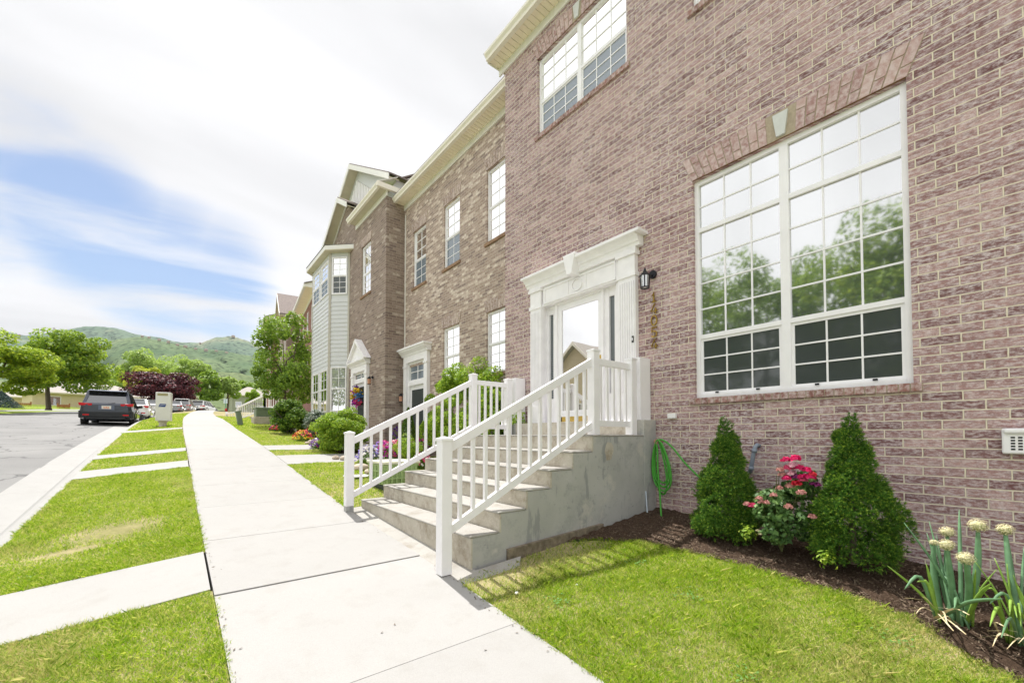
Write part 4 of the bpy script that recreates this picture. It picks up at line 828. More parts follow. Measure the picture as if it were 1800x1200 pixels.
def lantern(p,parent,lit=False):
    g=MB(); g.lathe((p[0]-.02,p[1],p[2]+.1),[(.05,-.03),(.05,.0)],10,0); g.tube([(p[0]-.04,p[1],p[2]+.1),(p[0]-.12,p[1],p[2]+.13),(p[0]-.14,p[1],p[2]+.06)],.012,6); g.lathe((p[0]-.14,p[1],p[2]),[(.07,.04),(.05,.09),(.01,.12)],6); g.lathe((p[0]-.14,p[1],p[2]),[(.06,-.14),(.06,-.12)],6)
    a=g.build('wall_lantern',MAT['dark'],parent); g=MB(); g.lathe((p[0]-.14,p[1],p[2]),[(.05,-.12),(.06,.04)],6); g.build('lantern_glass',simple('amber_glass',(.55,.28,.18),.2),a)
lantern((5.6,12.28,1.15),H2)
# ------------------------------------------------------------------ house 3 (projecting, gable, bay)
H3=thing('brick_townhouse',(5,15.8,-.3),'taupe brick townhouse with gables and a two storey sided bay','house','row of townhouses')
W3=(13.68,14.55,4.75,6.48); D3=(14.0,15.0,-.25,2.3)
mb=MB(); wallface(mb,f1,12.39,19.4,-1.2,7.36,[W3,D3],.09)
mb.quad((5,12.39,-1.2),(5,12.39,7.36),(5.62,12.39,7.36),(5.62,12.39,-1.2)); mb.quad((5,19.4,-1.2),(12,19.4,-1.2),(12,19.4,7.36),(5,19.4,7.36))
mb.poly([(5,14.2,7.36),(5,18.9,7.36),(5,16.3,8.78)][::-1]); mb.build('wall',MAT['brick3'],H3)
window(f1,H3,*W3,[(W3[2],5.5,2,3,'glass',.02),(5.5,W3[3],2,3,'glass',0)],fr=.045); jack_arch(f1,H3,W3[0],W3[1],W3[3]+.01,.28,'bricks2',key=False,n=9,splay=.1)
g=MB(); f1.box(g,W3[0]-.05,W3[1]+.05,W3[2]-.07,W3[2],-.085,.04); g.build('sill',MAT['sill2'],H3)
eave(f1,H3,12.30,15.15,7.34,.24,sof='soffitb'); g=MB(); g.box((4.4,12.2,7.33),(4.5,15.2,7.48)); 
g2=MB(); g2.box((4.64,12.21,7.48),(5.5,12.299,7.63)); g2.build('gutter',MAT['cream'],H3)
g=MB(); g.prism([(5.0,12.44,7.37),(8.6,12.44,7.37),(8.6,12.44,8.0),(5.34,12.44,8.0)],(0,.05,0)); g.build('gable_end_siding',MAT['siding'],H3)
g=MB(); g.prism([(4.66,12.24,7.64),(4.66,15.2,7.64),(5.3,15.2,8.0),(5.3,12.24,8.0)],(0,0,-.02)); g.build('roof',MAT['offwhite'],H3)
# lower front gable rakes
def gable(fx,yc,zc,half,slope,wallx,parent,over=.33,th=.17,yr0=None,yr1=None,deep=3.5,sof='soffitb',halfr=None):
    half0=half
    for sgn in (-1,1):
        half=halfr if (halfr and sgn<0) else half0
        e=yc+sgn*half; ze=zc-half*slope; x0=fx-over
        n_=MB(); n_.prism([(x0,yc,zc+.06),(x0,e,ze+.06),(x0+deep,e,ze+.06),(x0+deep,yc,zc+.06)],(0,0,-.05)); n_.build('roof',MAT['roof'],parent)
        r_=MB(); r_.prism([(x0-.03,yc,zc+.02),(x0-.03,e,ze+.02),(x0-.03,e,ze-th),(x0-.03,yc,zc-th)],(.03,0,0)); r_.build('rake_board',MAT['offwhite'],parent)
        s_=MB(); s_.prism([(x0,yc,zc-th*.6),(x0,e,ze-th*.6),(fx,e,ze-th*.6),(fx,yc,zc-th*.6)],(0,0,.02))
        k=int(half/.13)
        for i in range(k): y=yc+sgn*half*i/k; z=zc-half*slope*i/k-th*.6; s_.prism([(x0+.02,y+sgn*.012,z-.006-.012*slope),(x0+.02,y+sgn*.11,z-.006-.11*slope),(fx,y+sgn*.11,z-.006-.11*slope),(fx,y+sgn*.012,z-.006-.012*slope)],(0,0,.006))
        s_.build('soffit',MAT[sof],parent)
gable(5,16.3,8.90,3.1,.58,5,H3,halfr=1.12,deep=.68)
fb=MB(); fb.prism([(4.975,16.3,8.80),(4.975,19.2,7.12),(4.975,19.2,6.98),(4.975,16.3,8.65)],(.024,0,0)); fb.build('frieze_board',MAT['offwhite'],H3)
gable(5.35,16.05,10.2,3.8,.58,5.35,H3)
g=MB(); g.prism([(5.35,12.6,8.1),(5.35,19.5,8.1),(5.35,16.05,10.14)],(.1,0,0)); g.build('gable_siding',MAT['siding'],H3)
g=MB(); g.prism([(5.335,14.6,8.7),(5.335,17.5,8.7),(5.335,16.05,9.7)],(.014,0,0)); lv=g.build('louvre_backing',MAT['greytrim'],H3)
g=MB()
for i in range(17):
    y=14.68+i*.165; ht=1.0-abs(y+.05-16.05)/1.45
    if ht>.08: g.prism([(5.30,y,8.72),(5.30,y+.095,8.72),(5.30,y+.095,8.7+.98*ht),(5.30,y,8.7+.98*ht)],(.034,0,0))
g.build('gable_louvre',MAT['trim'],H3)
g=MB(); g.prism([(5.2,10.8,8.9),(5.2,12.8,8.25),(5.2,12.8,8.05),(5.2,10.8,8.7)],(.05,0,0)) 
rk=MB(); rk.prism([(6.5,17.2,10.45),(6.5,12.2,8.6),(6.5,12.2,8.34),(6.5,17.2,10.17)],(.04,0,0)); rk.build('rake_board',MAT['offwhite'],H3)
rk=MB(); rk.prism([(6.5,17.2,10.2),(6.5,12.2,8.36),(7.0,12.2,8.36),(7.0,17.2,10.2)],(0,0,.02)); rk.build('soffit',MAT['soffitb'],H3)
rk=MB(); rk.prism([(6.44,17.2,10.49),(6.44,12.0,8.56),(10,12.0,8.56),(10,17.2,10.49)],(0,0,.05)); rk.build('roof',MAT['roof'],H3)
# bay
bay=[(5,15.80),(4.45,16.35),(4.45,18.8),(5,19.35)]; ztop=6.76; zbot=-.35
BW3={0:[(.09,.69,5.2,6.6),(.08,.70,.1,2.5)],1:[(.13,1.13,5.28,6.55),(1.33,2.32,5.28,6.55),(.13,1.13,.1,2.45),(1.33,2.32,.1,2.45)],2:[(.13,.65,5.28,6.55)]}
bo_=None; core=MB(); lap=MB()
for i in range(3):
    a,b_=Vector(bay[i]+(0,)),Vector(bay[i+1]+(0,)); u=(b_-a).normalized(); nn=Vector((-u.y,u.x,0)); fb_=Face(a,u,nn); Ln=(b_-a).length; hs=BW3[i]
    z=zbot
    while z<ztop-.01:
        z1=min(z+.155,ztop); segs=[(0.06,Ln-.06)]
        for h in hs:
            if h[2]-.06<(z+z1)/2<h[3]+.06: segs=[q for s0,s1 in segs for q in ((s0,min(h[0]-.05,s1)),(max(h[1]+.05,s0),s1)) if q[1]-q[0]>.01]
        for s0,s1 in segs: lap.add([fb_.P(s0,z,.022),fb_.P(s1,z,.022),fb_.P(s1,z1,.004),fb_.P(s0,z1,.004),fb_.P(s0,z,.0),fb_.P(s1,z,.0)],[(0,1,2,3),(4,5,1,0)])
        z=z1
    wallface(core,fb_,0,Ln,zbot,ztop,hs,.05)
    tr_=MB(); fb_.box(tr_,-.01,.06,zbot,ztop,.0,.03); fb_.box(tr_,Ln-.06,Ln+.01,zbot,ztop,.0,.03); tr_.build('corner_post',MAT['greytrim'],H3)
    for h in hs:
        if h[3]>4: window(fb_,H3,*h,[(h[2],5.9,2,3,'screenb' if i else 'screen',.02),(5.9,h[3],2,3,'glassw',0)],fr=.04,recess=.0,shiftd=.01,name='bay_window')
        else: window(fb_,H3,*h,[(h[2],.87,2,2,'screenb',.02),(.87,1.7,2,2,'glassw',0),(1.7,h[3],2,2,'glassw',0)],fr=.04,recess=.0,shiftd=.01,name='bay_window')
core.build('bay_wall',MAT['siding'],H3); lap.build('bay_siding',MAT['siding'],H3)
ev=[(5,15.42),(4.22,16.2),(4.22,18.95),(5,19.7)]
g=MB(); g.prism([(x,y,ztop) for x,y in ev],(0,0,.03)); g.build('bay_soffit',MAT['soffitb'],H3)
g=MB()
for i in range(3): g.prism([ev[i]+(ztop+.0305,),ev[i+1]+(ztop+.0305,),(ev[i+1][0]+.03,ev[i+1][1],ztop+.0305),(ev[i][0]+.03,ev[i][1],ztop+.0305)],(0,0,.15))
g.build('bay_fascia',MAT['offwhite'],H3)
g=MB(); r0=[(5.0,16.6,7.25),(5.0,18.6,7.25)]
E=[(x-.02,y,ztop+.19) for x,y in ev]; g.add(E+[(5.0,16.7,7.30),(5.0,18.5,7.30)],[(0,1,4),(1,2,5,4),(2,3,5)]); g.build('bay_roof',MAT['roofd'],H3)
simple_entry(f1,H3,14.5,-.25,1.55,2.15,True)
# wreath
wr=thing('flower_wreath',(4.9,14.5,1.3),'round wreath of yellow, pink and purple flowers on the pedimented door','wreath'); 
def petal(c): return leafmat('petal_%d_%d_%d'%tuple(int(x*99) for x in c),tuple(x*.75 for x in c),c,tuple(min(1,x*1.15+.02) for x in c),.2)
PC={k:petal(v) for k,v in dict(red=(.66,.02,.05),pink=(.75,.09,.22),magenta=(.62,.03,.42),purple=(.16,.03,.32),lilac=(.36,.3,.7),white=(.8,.76,.74),yellow=(.85,.62,.04),rose=(.80,.02,.17),dusty=(.62,.30,.27),plum=(.22,.02,.14),blush=(.78,.4,.5),cream=(.76,.7,.46),blue=(.1,.25,.5)).items()}
rr=np.random.default_rng(9)
for k,cn in enumerate(['yellow','magenta','purple','yellow','blue','pink','magenta','purple']):
    a=k*math.pi/4; n=70; C=np.array([4.84,14.5+.24*math.cos(a),1.32+.24*math.sin(a)])+rr.normal(0,.055,(n,3)); leafmesh('blossoms',C,np.tile([-1,0,.1],(n,1)),.09,.9,PC[cn],wr,k)
lantern((5.0,13.35,1.75),H3)
# ------------------------------------------------------------------ far houses (row turned with the street)
def farhouse(name,corner,rot,L_,eavez,brick,proj,gab,label):
    o=thing(name,(corner[0],corner[1],0),label,'house','row of townhouses'); h=MB(); f=Face((0,0,0),(0,1,0),(-1,0,0))
    wins=[(a,a+.85,z,z+1.5) for a in np.arange(1.0,L_-1.2,2.1) for z in (3.9,6.3)]
    wallface(h,f,0,L_,0,eavez,wins,.08); h.quad((0,0,0),(0,0,eavez),(7,0,eavez),(7,0,0)); h.quad((0,L_,0),(7,L_,0),(7,L_,eavez),(0,L_,eavez))
    if gab: h.poly([(0,0,eavez),(0,gab,eavez),(0,gab/2,eavez+gab*.36)][::-1])
    h.build('wall',MAT[brick],o,local=True)
    for w_ in wins:
        m=MB(); a,b_,c,d=w_; f.box(m,a,b_,c,c+.05,-.07,-.02); f.box(m,a,b_,d-.05,d,-.07,-.02); f.box(m,a,a+.05,c+.05,d-.05,-.07,-.02); f.box(m,b_-.05,b_,c+.05,d-.05,-.07,-.02); f.box(m,a+.05,b_-.05,c+.72,c+.78,-.07,-.02); x=m.build('window',MAT['white'],o,local=True)
        m=MB(); f.box(m,a+.05,b_-.05,c+.05,d-.05,-.078,-.06); m.build('pane',MAT['glass'],x,local=True)
    m=MB(); f.box(m,0,L_,eavez-.2,eavez,.0,.03); m.build('frieze_board',MAT['offwhite'],o,local=True)
    if gab:
        s=.72; hz=gab/2*s
        for sg,e in ((-1,-.35),(1,gab+.35)):
            m=MB(); m.prism([(-.5,gab/2,eavez+hz+.1),(-.5,e,eavez-.25),(6.5,e,eavez-.25),(6.5,gab/2,eavez+hz+.1)],(0,0,.06)); m.build('roof',MAT['roof'],o,local=True)
            m=MB(); m.prism([(-.52,gab/2,eavez+hz+.12),(-.52,e,eavez-.23),(-.52,e,eavez-.42),(-.52,gab/2,eavez+hz-.08)],(.03,0,0)); m.build('rake_board',MAT['offwhite'],o,local=True)
            m=MB(); m.prism([(-.48,gab/2,eavez+hz+.02),(-.48,e,eavez-.33),(.0,e,eavez-.33),(0,gab/2,eavez+hz+.02)],(0,0,.03)); m.build('soffit',MAT['soffitb'],o,local=True)
        if L_>gab: m=MB(); m.prism([(-.5,gab,eavez+.0),(-.5,L_,eavez),(3,L_,eavez+1.2),(3,gab,eavez+1.2)],(0,0,.06)); m.build('roof',MAT['roof'],o,local=True)
    else:
        m=MB(); f.box(m,0,L_,eavez,eavez+.03,-.1,.5); m.build('soffit',MAT['soffit'],o,local=True); m=MB(); f.box(m,0,L_,eavez-.01,eavez+.14,.5,.62); m.build('gutter',MAT['offwhite'],o,local=True)
        m=MB(); m.prism([(-.6,-.1,eavez+.15),(-.6,L_+.1,eavez+.15),(3,L_+.1,eavez+1.6),(3,-.1,eavez+1.6)],(0,0,.05)); m.build('roof',MAT['roof'],o,local=True)
        m=MB(); m.prism([(-.58,-.02,eavez),(.3,-.02,eavez),(3,-.02,eavez+1.55),(-.6,-.02,eavez+.16)],(0,.02,0)); m.build('gable_end_trim',MAT['offwhite'],o,local=True)
    if proj: m=MB(); m.tube([(-.06,.12,.5),(-.06,.12,eavez-.1)],.05,8); m.build('downspout',MAT['white'],o,local=True)
    o.rotation_euler=(0,0,-rot); return o
ra=math.atan(.108)
farhouse('brick_townhouse',(6.15,25.4),ra,9,8.3,'brick4',True,0,'far red brick townhouse just left of the bay window')
farhouse('brick_townhouse',(6.35,34.3),ra,8.6,9.0,'brick3',False,5.4,'far brown brick townhouse with a steep front gable')
farhouse('brick_townhouse',(6.75,43.0),ra,8,10.4,'brick4',True,0,'farthest red brick townhouse at the end of the row')
# far porch: steps, railing
o=thing('porch_railing',(4.3,31,.9),'long white railing of the far porch beyond the green utility boxes','railing')
def prail(P0,P1,hh,nb,low=.0):
    P0,P1=Vector(P0),Vector(P1); g=MB(); g.bar(P0+Vector((0,0,hh)),P1+Vector((0,0,hh)),.06,.09); g.build('top_rail',MAT['white'],o); g=MB(); g.bar(P0+Vector((0,0,.15)),P1+Vector((0,0,.15)),.05,.08); g.build('bottom_rail',MAT['white'],o)
    for k in range(nb): p=P0.lerp(P1,(k+.5)/nb); g=MB(); g.box((p.x-.02,p.y-.02,p.z+.15),(p.x+.02,p.y+.02,p.z+hh)); g.build('baluster',MAT['white'],o)
    for p in (P0,P1): g=MB(); g.box((p.x-.07,p.y-.07,p.z-.1),(p.x+.07,p.y+.07,p.z+hh+.15)); g.build('post',MAT['white'],o)
def ap(px,py,dist): # point at a given camera depth behind a photo pixel
    d=pray(px,py); return d*(dist/(d.x*sA+d.y*cA))
A=ap(466,722,24.5); B=ap(418,742,27); C_=ap(496,717,23); D4=ap(398,746,31)
prail(A,B,.95,14); prail(A,C_,.95,7); prail(B+Vector((0,.4,-.1)),D4,.8,4)
o2=thing('concrete_porch',(A.x,A.y,.3),'grey concrete porch under the far white railing','steps'); g=MB(); g.prism([(A.x,A.y,.2),(C_.x+2,C_.y+.5,.2),(C_.x+2,C_.y+4,.2),(A.x+.2,A.y+3.2,.2)],(0,0,A.z-.25)); g.build('porch_block',MAT['stepside'],o2)
g=MB()
for k in range(6): t=k/6; p=A.lerp(B,t); g.prism([(p.x,p.y,p.z-1.4),(p.x+.9,p.y+.1,p.z-1.4),(p.x+.9,p.y+.55,p.z-1.4),(p.x,p.y+.5,p.z-1.4)],(0,0,1.4))
g.build('steps',MAT['riser'],o2)
# utility boxes
UGm=simple('utility_green',(.16,.21,.14),.5,.12,6)
p=gpt(462,745); p.z=S(p.y)
o=thing('utility_box',(p.x,p.y,p.z),'large green utility box on a concrete plinth beside the sidewalk','utility box','green utility boxes'); g=MB(); g.box((p.x-.38,p.y-.1,p.z-.05),(p.x+.62,p.y+.75,p.z+.34)); g.build('plinth',MAT['riser'],o,bevel=.03); g=MB(); g.box((p.x-.28,p.y-.02,p.z+.341),(p.x+.58,p.y+.7,p.z+.68)); b1=g.build('cabinet',UGm,o,bevel=.02); g=MB(); g.box((p.x-.30,p.y-.04,p.z+.681),(p.x+.60,p.y+.72,p.z+.78)); g.build('lid',UGm,b1,bevel=.02)
p=gpt(423,747); p.z=S(p.y)
o=thing('utility_pedestal',(p.x,p.y,p.z),'small leaning green pedestal at the sidewalk edge','utility box','green utility boxes'); g=MB(); g.bar((p.x,p.y,p.z-.05),(p.x-.10,p.y,p.z+.55),.2,.2); g.build('cabinet',UGm,o,bevel=.02); g=MB(); g.bar((p.x-.10,p.y,p.z+.551),(p.x-.115,p.y,p.z+.61),.23,.23); g.build('lid',UGm,o,bevel=.01)
# green crates
CG=simple('pale_green_plastic',(.33,.44,.20),.45,.06,6); LG=simple('pale_cream_lid',(.66,.66,.52),.4,.04,6)
def crate(x,y,z,a,b_,h,label):
    o=thing('storage_bin',(x,y,z),label,'bin','plastic bins beside the steps'); g=MB(); g.add([(x-a*.46,y-b_*.46,z),(x+a*.46,y-b_*.46,z),(x+a*.46,y+b_*.46,z),(x-a*.46,y+b_*.46,z),(x-a/2,y-b_/2,z+h),(x+a/2,y-b_/2,z+h),(x+a/2,y+b_/2,z+h),(x-a/2,y+b_/2,z+h)],[(0,3,2,1),(4,5,6,7),(0,1,5,4),(1,2,6,5),(2,3,7,6),(3,0,4,7)]); bd=g.build('body',CG,o,bevel=.015)
    g=MB(); 
    for k in range(7): xx=x-a*.42+a*.84*k/6; g.box((xx-.012,y-b_/2-.012,z+.03),(xx+.012,y-b_*.46,z+h-.03))
    for k in range(5): yy=y-b_*.42+b_*.84*k/4; g.box((x-a/2-.012,yy-.012,z+.03),(x-a*.46,yy+.012,z+h-.03))
    for zz in (z+h*.3,z+h*.62,z+h-.03): g.box((x-a/2-.012,y-b_/2-.014,zz),(x+a/2+.01,y-b_*.46,zz+.022)); g.box((x-a/2-.014,y-b_/2-.012,zz),(x-a*.46,y+b_/2,zz+.022))
    g.build('ribs',CG,bd); g=MB(); g.box((x-a/2-.03,y-b_/2-.03,z+h),(x+a/2+.03,y+b_/2+.03,z+h+.045)); g.build('lid',LG,o,bevel=.012)
    g=MB(); g.box((x-a*.48,y-b_*.48,z-.10),(x+a*.48,y+b_*.48,z-.002)); g.build('base',simple('black_plastic',(.03,.035,.04),.5),o,bevel=.01)
crate(2.98,7.0,S(7)+.09,.60,.70,.35,'pale green ribbed plastic bin with a cream lid left of the steps')
# flat stones / edging and slab
g=MB(); p=gpt(628,842); g.box((p.x-.22,p.y-.2,p.z+.05),(p.x+.2,p.y+.15,p.z+.075)); sb=g.build('splash_board',MAT['white'],None,bevel=.006); finish(sb,'small white board lying on the grass behind the left post','board')
STN=simple('tan_rock',(.5,.42,.34),.85,.25,8,.02)
for i,(px,py,s_) in enumerate([(607,808,.13),(612,822,.11),(634,826,.17),(650,832,.12),(590,806,.1),(548,778,.12),(556,774,.1),(540,780,.09)]):
    p=gpt(px,py,G); g=MB(); rd=random.Random(i); prof=[]; g.lathe((p.x,p.y,p.z+s_*.3),[(s_*.6,-s_*.5),(s_*rd.uniform(.9,1.1),-s_*.1),(s_*rd.uniform(.7,.95),s_*.3),(s_*.35,s_*.5)],7); st_=g.build('garden_rock',STN,None,bevel=.02,smooth=True)
    finish(st_,['tan rock behind the left post, farthest from the steps','pale rock directly behind the left post','largest tan rock between the post and the green bin','low rock closest to the green bin','small rock at the path corner left of the post','tan rock beside the red flowers','brownish rock right of the red flowers','small rock in front of the red flowers'][i],'rock','garden edging rocks')
# flower clumps
def clump(px,py,w_,h,cols,label,seed,n=90,x=None):
    p=gpt(px,py,G); o=thing('flower_clump',tuple(p),label,'flowers','bedding flowers'); r=np.random.default_rng(seed)
    m=900; q=r.normal(0,1,(m,3)); q/=np.linalg.norm(q,axis=1)[:,None]; q[:,2]=abs(q[:,2]); q*=r.uniform(.4,.95,m)[:,None]; C=q*np.array([w_,w_,h])+np.array(p); leafmesh('foliage',C,q,.035,.6,LEAF['hedge'],o,seed)
    for j,cn in enumerate(cols):
        k=n//len(cols); ang=6.283*j/len(cols)+r.normal(0,.9,k); el=r.uniform(.15,1.4,k); q=np.stack([np.cos(ang)*np.cos(el),np.sin(ang)*np.cos(el),np.sin(el)],1); C=np.repeat(q*np.array([w_,w_,h])*1.02+np.array(p),4,0)+r.normal(0,.01,(k*4,3)); leafmesh('blossoms',C,np.repeat(q,4,0)+np.array([-.3,-.5,.4]),.045,.95,PC[cn],o,seed+j)
    return o
for i,(px,py,w_,h,cols,lb) in enumerate([(648,815,.28,.32,['lilac','lilac','white'],'blue-lilac petunias behind the left post'),(672,808,.3,.36,['pink','lilac','magenta'],'pink and lilac petunias above the green bin lid'),(694,806,.28,.36,['blush','white','pink'],'blush petunias near the evergreen'),(716,806,.3,.36,['magenta','magenta','purple'],'magenta petunias with purple ones right of the blush ones'),
 (742,800,.3,.42,['magenta','magenta','pink'],'bright magenta petunias closest to the entry step'),(742,822,.2,.25,['blush','white','pink'],'pale pink and white petunias hanging by the steps'),(700,786,.25,.5,['purple','lilac','purple'],'dark purple salvia behind the petunias'),(735,770,.25,.55,['purple','white','lilac'],'purple and white flowers by the neighbour door'),
 (532,775,.3,.3,['red','red','yellow'],'red geraniums with yellow pansies below the far shrub'),(488,757,.3,.22,['yellow','purple','red'],'mixed pansies left of the red geraniums'),(510,760,.22,.2,['white','lilac','purple'],'pale violet pansies between shrubs'),(562,788,.28,.25,['pink','white','purple'],'pink and white pansies at the front of the round shrub'),
 (592,790,.3,.24,['yellow','purple','white'],'yellow and violet pansies at the corner of the round shrub'),(545,768,.2,.3,['yellow','red','red'],'red and yellow flowers beside the tan rocks')]): clump(px,py,w_*(1.05 if i<8 else 1),h*(1.25 if i<8 else 1.1),cols,lb,200+i,n=150)
# ------------------------------------------------------------------ rose bush
def bloom(o,c,r_,cn,seed,nm='rose_bloom'):
    r=np.random.default_rng(seed); n=80; q=r.normal(0,1,(n,3)); q/=np.linalg.norm(q,axis=1)[:,None]; q[:,2]=abs(q[:,2])-.2; rad=r.uniform(.35,1,n)[:,None]*r_
    C=np.array(c)+q*rad*np.array([1.05,1.05,.9]); return leafmesh(nm,C,q,r_*.75,.9,PC[cn],o,seed,up=.2,fold=.7)
RB=(4.42,1.50,-1.08); o=thing('rose_bush',RB,'rose bush with crimson and faded pink blooms between two dwarf spruces','shrub')
P,D=crown((RB[0],RB[1],RB[2]+.34),(.34,.34,.33),20,2600,31,(.25,.4),core=.9,low=-.9); P2,D2_=crown((RB[0]+.05,RB[1]-.12,RB[2]+.62),(.24,.2,.2),12,900,32,(.3,.45))
leafmesh('foliage',np.concatenate([P,P2]),np.concatenate([D,D2_]),.046,.72,LEAF['rose'],o,33)
g=MB(); rd=random.Random(8)
for k in range(12): a=rd.uniform(0,6.28); rad=rd.uniform(.1,.3); g.tube([RB,(RB[0]+rad*.5*math.cos(a),RB[1]+rad*.5*math.sin(a),RB[2]+.3),(RB[0]+rad*math.cos(a),RB[1]-.05+rad*math.sin(a),RB[2]+rd.uniform(.45,.75))],[.007,.005,.003],5,False)
g.build('canes',simple('rose_cane',(.12,.13,.05),.7),o)
def atX(px,py,X): d=pray(px,py); return d*(X/d.x)
BL=[(1381,808,.036,'rose'),(1398,806,.04,'rose'),(1394,818,.04,'blush'),(1386,822,.036,'pink'),(1372,826,.032,'dusty'),(1375,834,.03,'dusty'),(1406,822,.036,'rose'),(1418,826,.034,'rose'),(1392,832,.034,'blush'),(1384,840,.036,'rose'),(1398,838,.032,'plum'),(1410,838,.034,'rose'),(1422,838,.042,'rose'),(1400,850,.038,'red'),(1412,843,.03,'pink'),(1428,834,.03,'red'),(1436,852,.026,'plum'),(1428,850,.022,'plum'),
 (1388,854,.034,'dusty'),(1370,858,.028,'dusty'),(1408,866,.034,'dusty'),(1360,870,.028,'dusty'),(1334,876,.028,'dusty'),(1338,882,.024,'dusty'),(1348,883,.024,'dusty'),(1313,886,.03,'dusty'),(1322,888,.03,'pink'),(1386,890,.03,'dusty'),(1428,908,.03,'dusty'),(1332,932,.015,'cream'),(1336,938,.014,'cream')]
for i,(px,py,r_,cn) in enumerate(BL): q=atX(px,py,4.24 if py<860 else 4.14); bloom(o,tuple(q),r_,cn,300+i)
# small weeds
for i,(px,py) in enumerate([(1315,935),(1452,978)]):
    p=atX(px,py,4.12); w_=thing('weed',tuple(p),['small leafy seedling below the left spruce','small leafy seedling in front of the right spruce'][i],'plant','seedlings in the bed'); r=np.random.default_rng(i); n=70; C=np.array(p)+r.normal(0,.035,(n,3)); leafmesh('leaves',C,np.tile([0,0,1.],(n,1)),.035,.5,LEAF['hedge2'],w_,i)
# ------------------------------------------------------------------ bunching onions
def leaf3(path,r,mat,parent,nm='leaf'):
    g=MB(); P=smoothpath([Vector(q) for q in path],4); n=len(P); rr_=[max(.0015,r*(math.sin(min(1,(i/(n-1))*1.05+.25)*math.pi*.62+.35) if i<n*.6 else 1-.9*((i/(n-1)-.6)/.4)**1.3)) for i in range(n)]; g.tube(P,rr_,8); return g.build(nm,mat,parent,smooth=True)
def onion(base,label,heads,leaves,dead,seed):
    o=thing('flowering_onion',tuple(base),label,'plant','onion plants'); rd=random.Random(seed); B=Vector(base)
    for i,(px,py,dx,r_,bx) in enumerate(heads):
        r_*=1.2
        H=atX(px,py,dx); b0=B+Vector((rd.uniform(-.05,.05),bx,0)); mid=b0.lerp(H,.5)+Vector((0,bx*.3,.03)); H0=H-Vector((0,0,r_*.6))
        P=smoothpath([b0,mid,H0],6); n=len(P); g=MB(); g.tube(P,[.011+.008*math.sin(math.pi*min(1,i/(n-1)*1.1)) if r_>.02 else .006 for i in range(n)],9); g.build('stalk',LEAF['onion'],o,smooth=True)
        r=np.random.default_rng(seed*10+i); k=420 if r_>.025 else 160; q=r.normal(0,1,(k,3)); q/=np.linalg.norm(q,axis=1)[:,None]; C=np.array(H)+q*(r_*r.uniform(.75,1.08,k))[:,None]*np.array([1,1,.85]); leafmesh('flower_head',C,q,.0095,.7,PC['cream'],o,seed*10+i)
        g=MB(); g.lathe(tuple(H),[(r_*.3,-r_*.55),(r_*.75,-r_*.2),(r_*.75,r_*.2),(r_*.3,r_*.5)],10); g.build('seed_core',simple('onion_core',(.5,.5,.26),.8,.2,60),o,smooth=True)
    for i,(px,py,dx,r_,c_) in enumerate(leaves):
        H=atX(px,py,dx); b0=B+Vector((rd.uniform(-.06,.06),rd.uniform(-.08,.08),-.01)); up=Vector((0,0,.10+.1*rd.random())); mid=b0.lerp(H,.5)+up*(1 if H.z<B.z+.3 else .25); leaf3([b0,mid,H],r_,LEAF['onion2'] if c_ else LEAF['onion'],o)
    for i,(px,py,dx) in enumerate(dead):
        H=atX(px,py,dx); b0=B+Vector((rd.uniform(-.1,.05),rd.uniform(-.1,.1),.02)); g=MB(); P=smoothpath([b0,b0.lerp(H,.5)+Vector((rd.uniform(-.03,.03),rd.uniform(-.03,.03),.05)),H],4)
        for j in range(len(P)-1): w1=.009*(1-j/len(P))+.001; w2=.009*(1-(j+1)/len(P))+.001; s=Vector((.5*math.cos(j*.5),.8,.5*math.sin(j*.7))); g.quad(P[j]-s*w1,P[j]+s*w1,P[j+1]+s*w2,P[j+1]-s*w2)
        g.build('dead_leaf',MAT['straw'],o)
    return o
ob=Vector((4.02,.36,G(4.02,.36)+.0))
onion(ob,'flowering onion clump with five cream heads right of the larger spruce',[(1719,923,4.05,.042,-.06),(1665,934,4.2,.036,.02),(1664,957,4.0,.036,.0),(1641,953,4.1,.02,.06),(1697,980,3.85,.038,-.05)],
 [(1589,918,4.0,.009,0),(1629,936,4.15,.010,0),(1633,915,4.2,.008,0),(1646,940,4.2,.007,0),(1686,895,4.25,.012,0),(1706,975,4.2,.010,0),(1560,994,3.8,.009,1),(1612,1022,3.85,.012,1),(1590,1035,3.75,.012,0),(1628,990,3.9,.010,1),(1743,1024,3.6,.013,1),(1762,1052,3.55,.012,0),(1678,1068,3.6,.010,0),(1640,1010,4.1,.008,0),(1715,1000,3.9,.008,1),(1655,990,4.1,.009,0),(1752,1000,4.1,.006,1)],
 [(1597,1068,3.75),(1610,1078,3.7),(1640,1092,3.6),(1698,1114,3.5),(1665,1095,3.6),(1620,1048,3.8),(1676,1108,3.5),(1590,1050,3.75),(1704,1080,3.6)],5)
ob=Vector((4.0,.06,G(4.0,.06)))
onion(ob,'second onion clump at the right edge of the photo with one cream head',[(1767,930,4.2,.036,.02)],
 [(1748,980,4.1,.007,1),(1800,960,4.15,.008,0),(1781,1010,4.0,.007,1),(1720,1030,3.8,.006,1),(1713,985,4.0,.005,1),(1740,1060,3.7,.010,0),(1775,1080,3.6,.009,1),(1808,1070,3.7,.009,0),(1770,990,4.1,.006,1),(1790,1030,3.9,.007,1),(1740,1100,3.5,.010,1),(1760,1120,3.4,.008,0),(1725,1040,3.9,.006,1),(1795,1100,3.6,.006,1),(1805,1000,4.0,.007,0),(1782,1060,3.7,.008,1),(1788,1085,3.6,.007,1),(1765,1040,3.8,.007,1)],
 [(1720,1120,3.4),(1745,1135,3.35),(1770,1140,3.3),(1735,1108,3.5),(1790,1130,3.4),(1765,1100,3.5)],6)
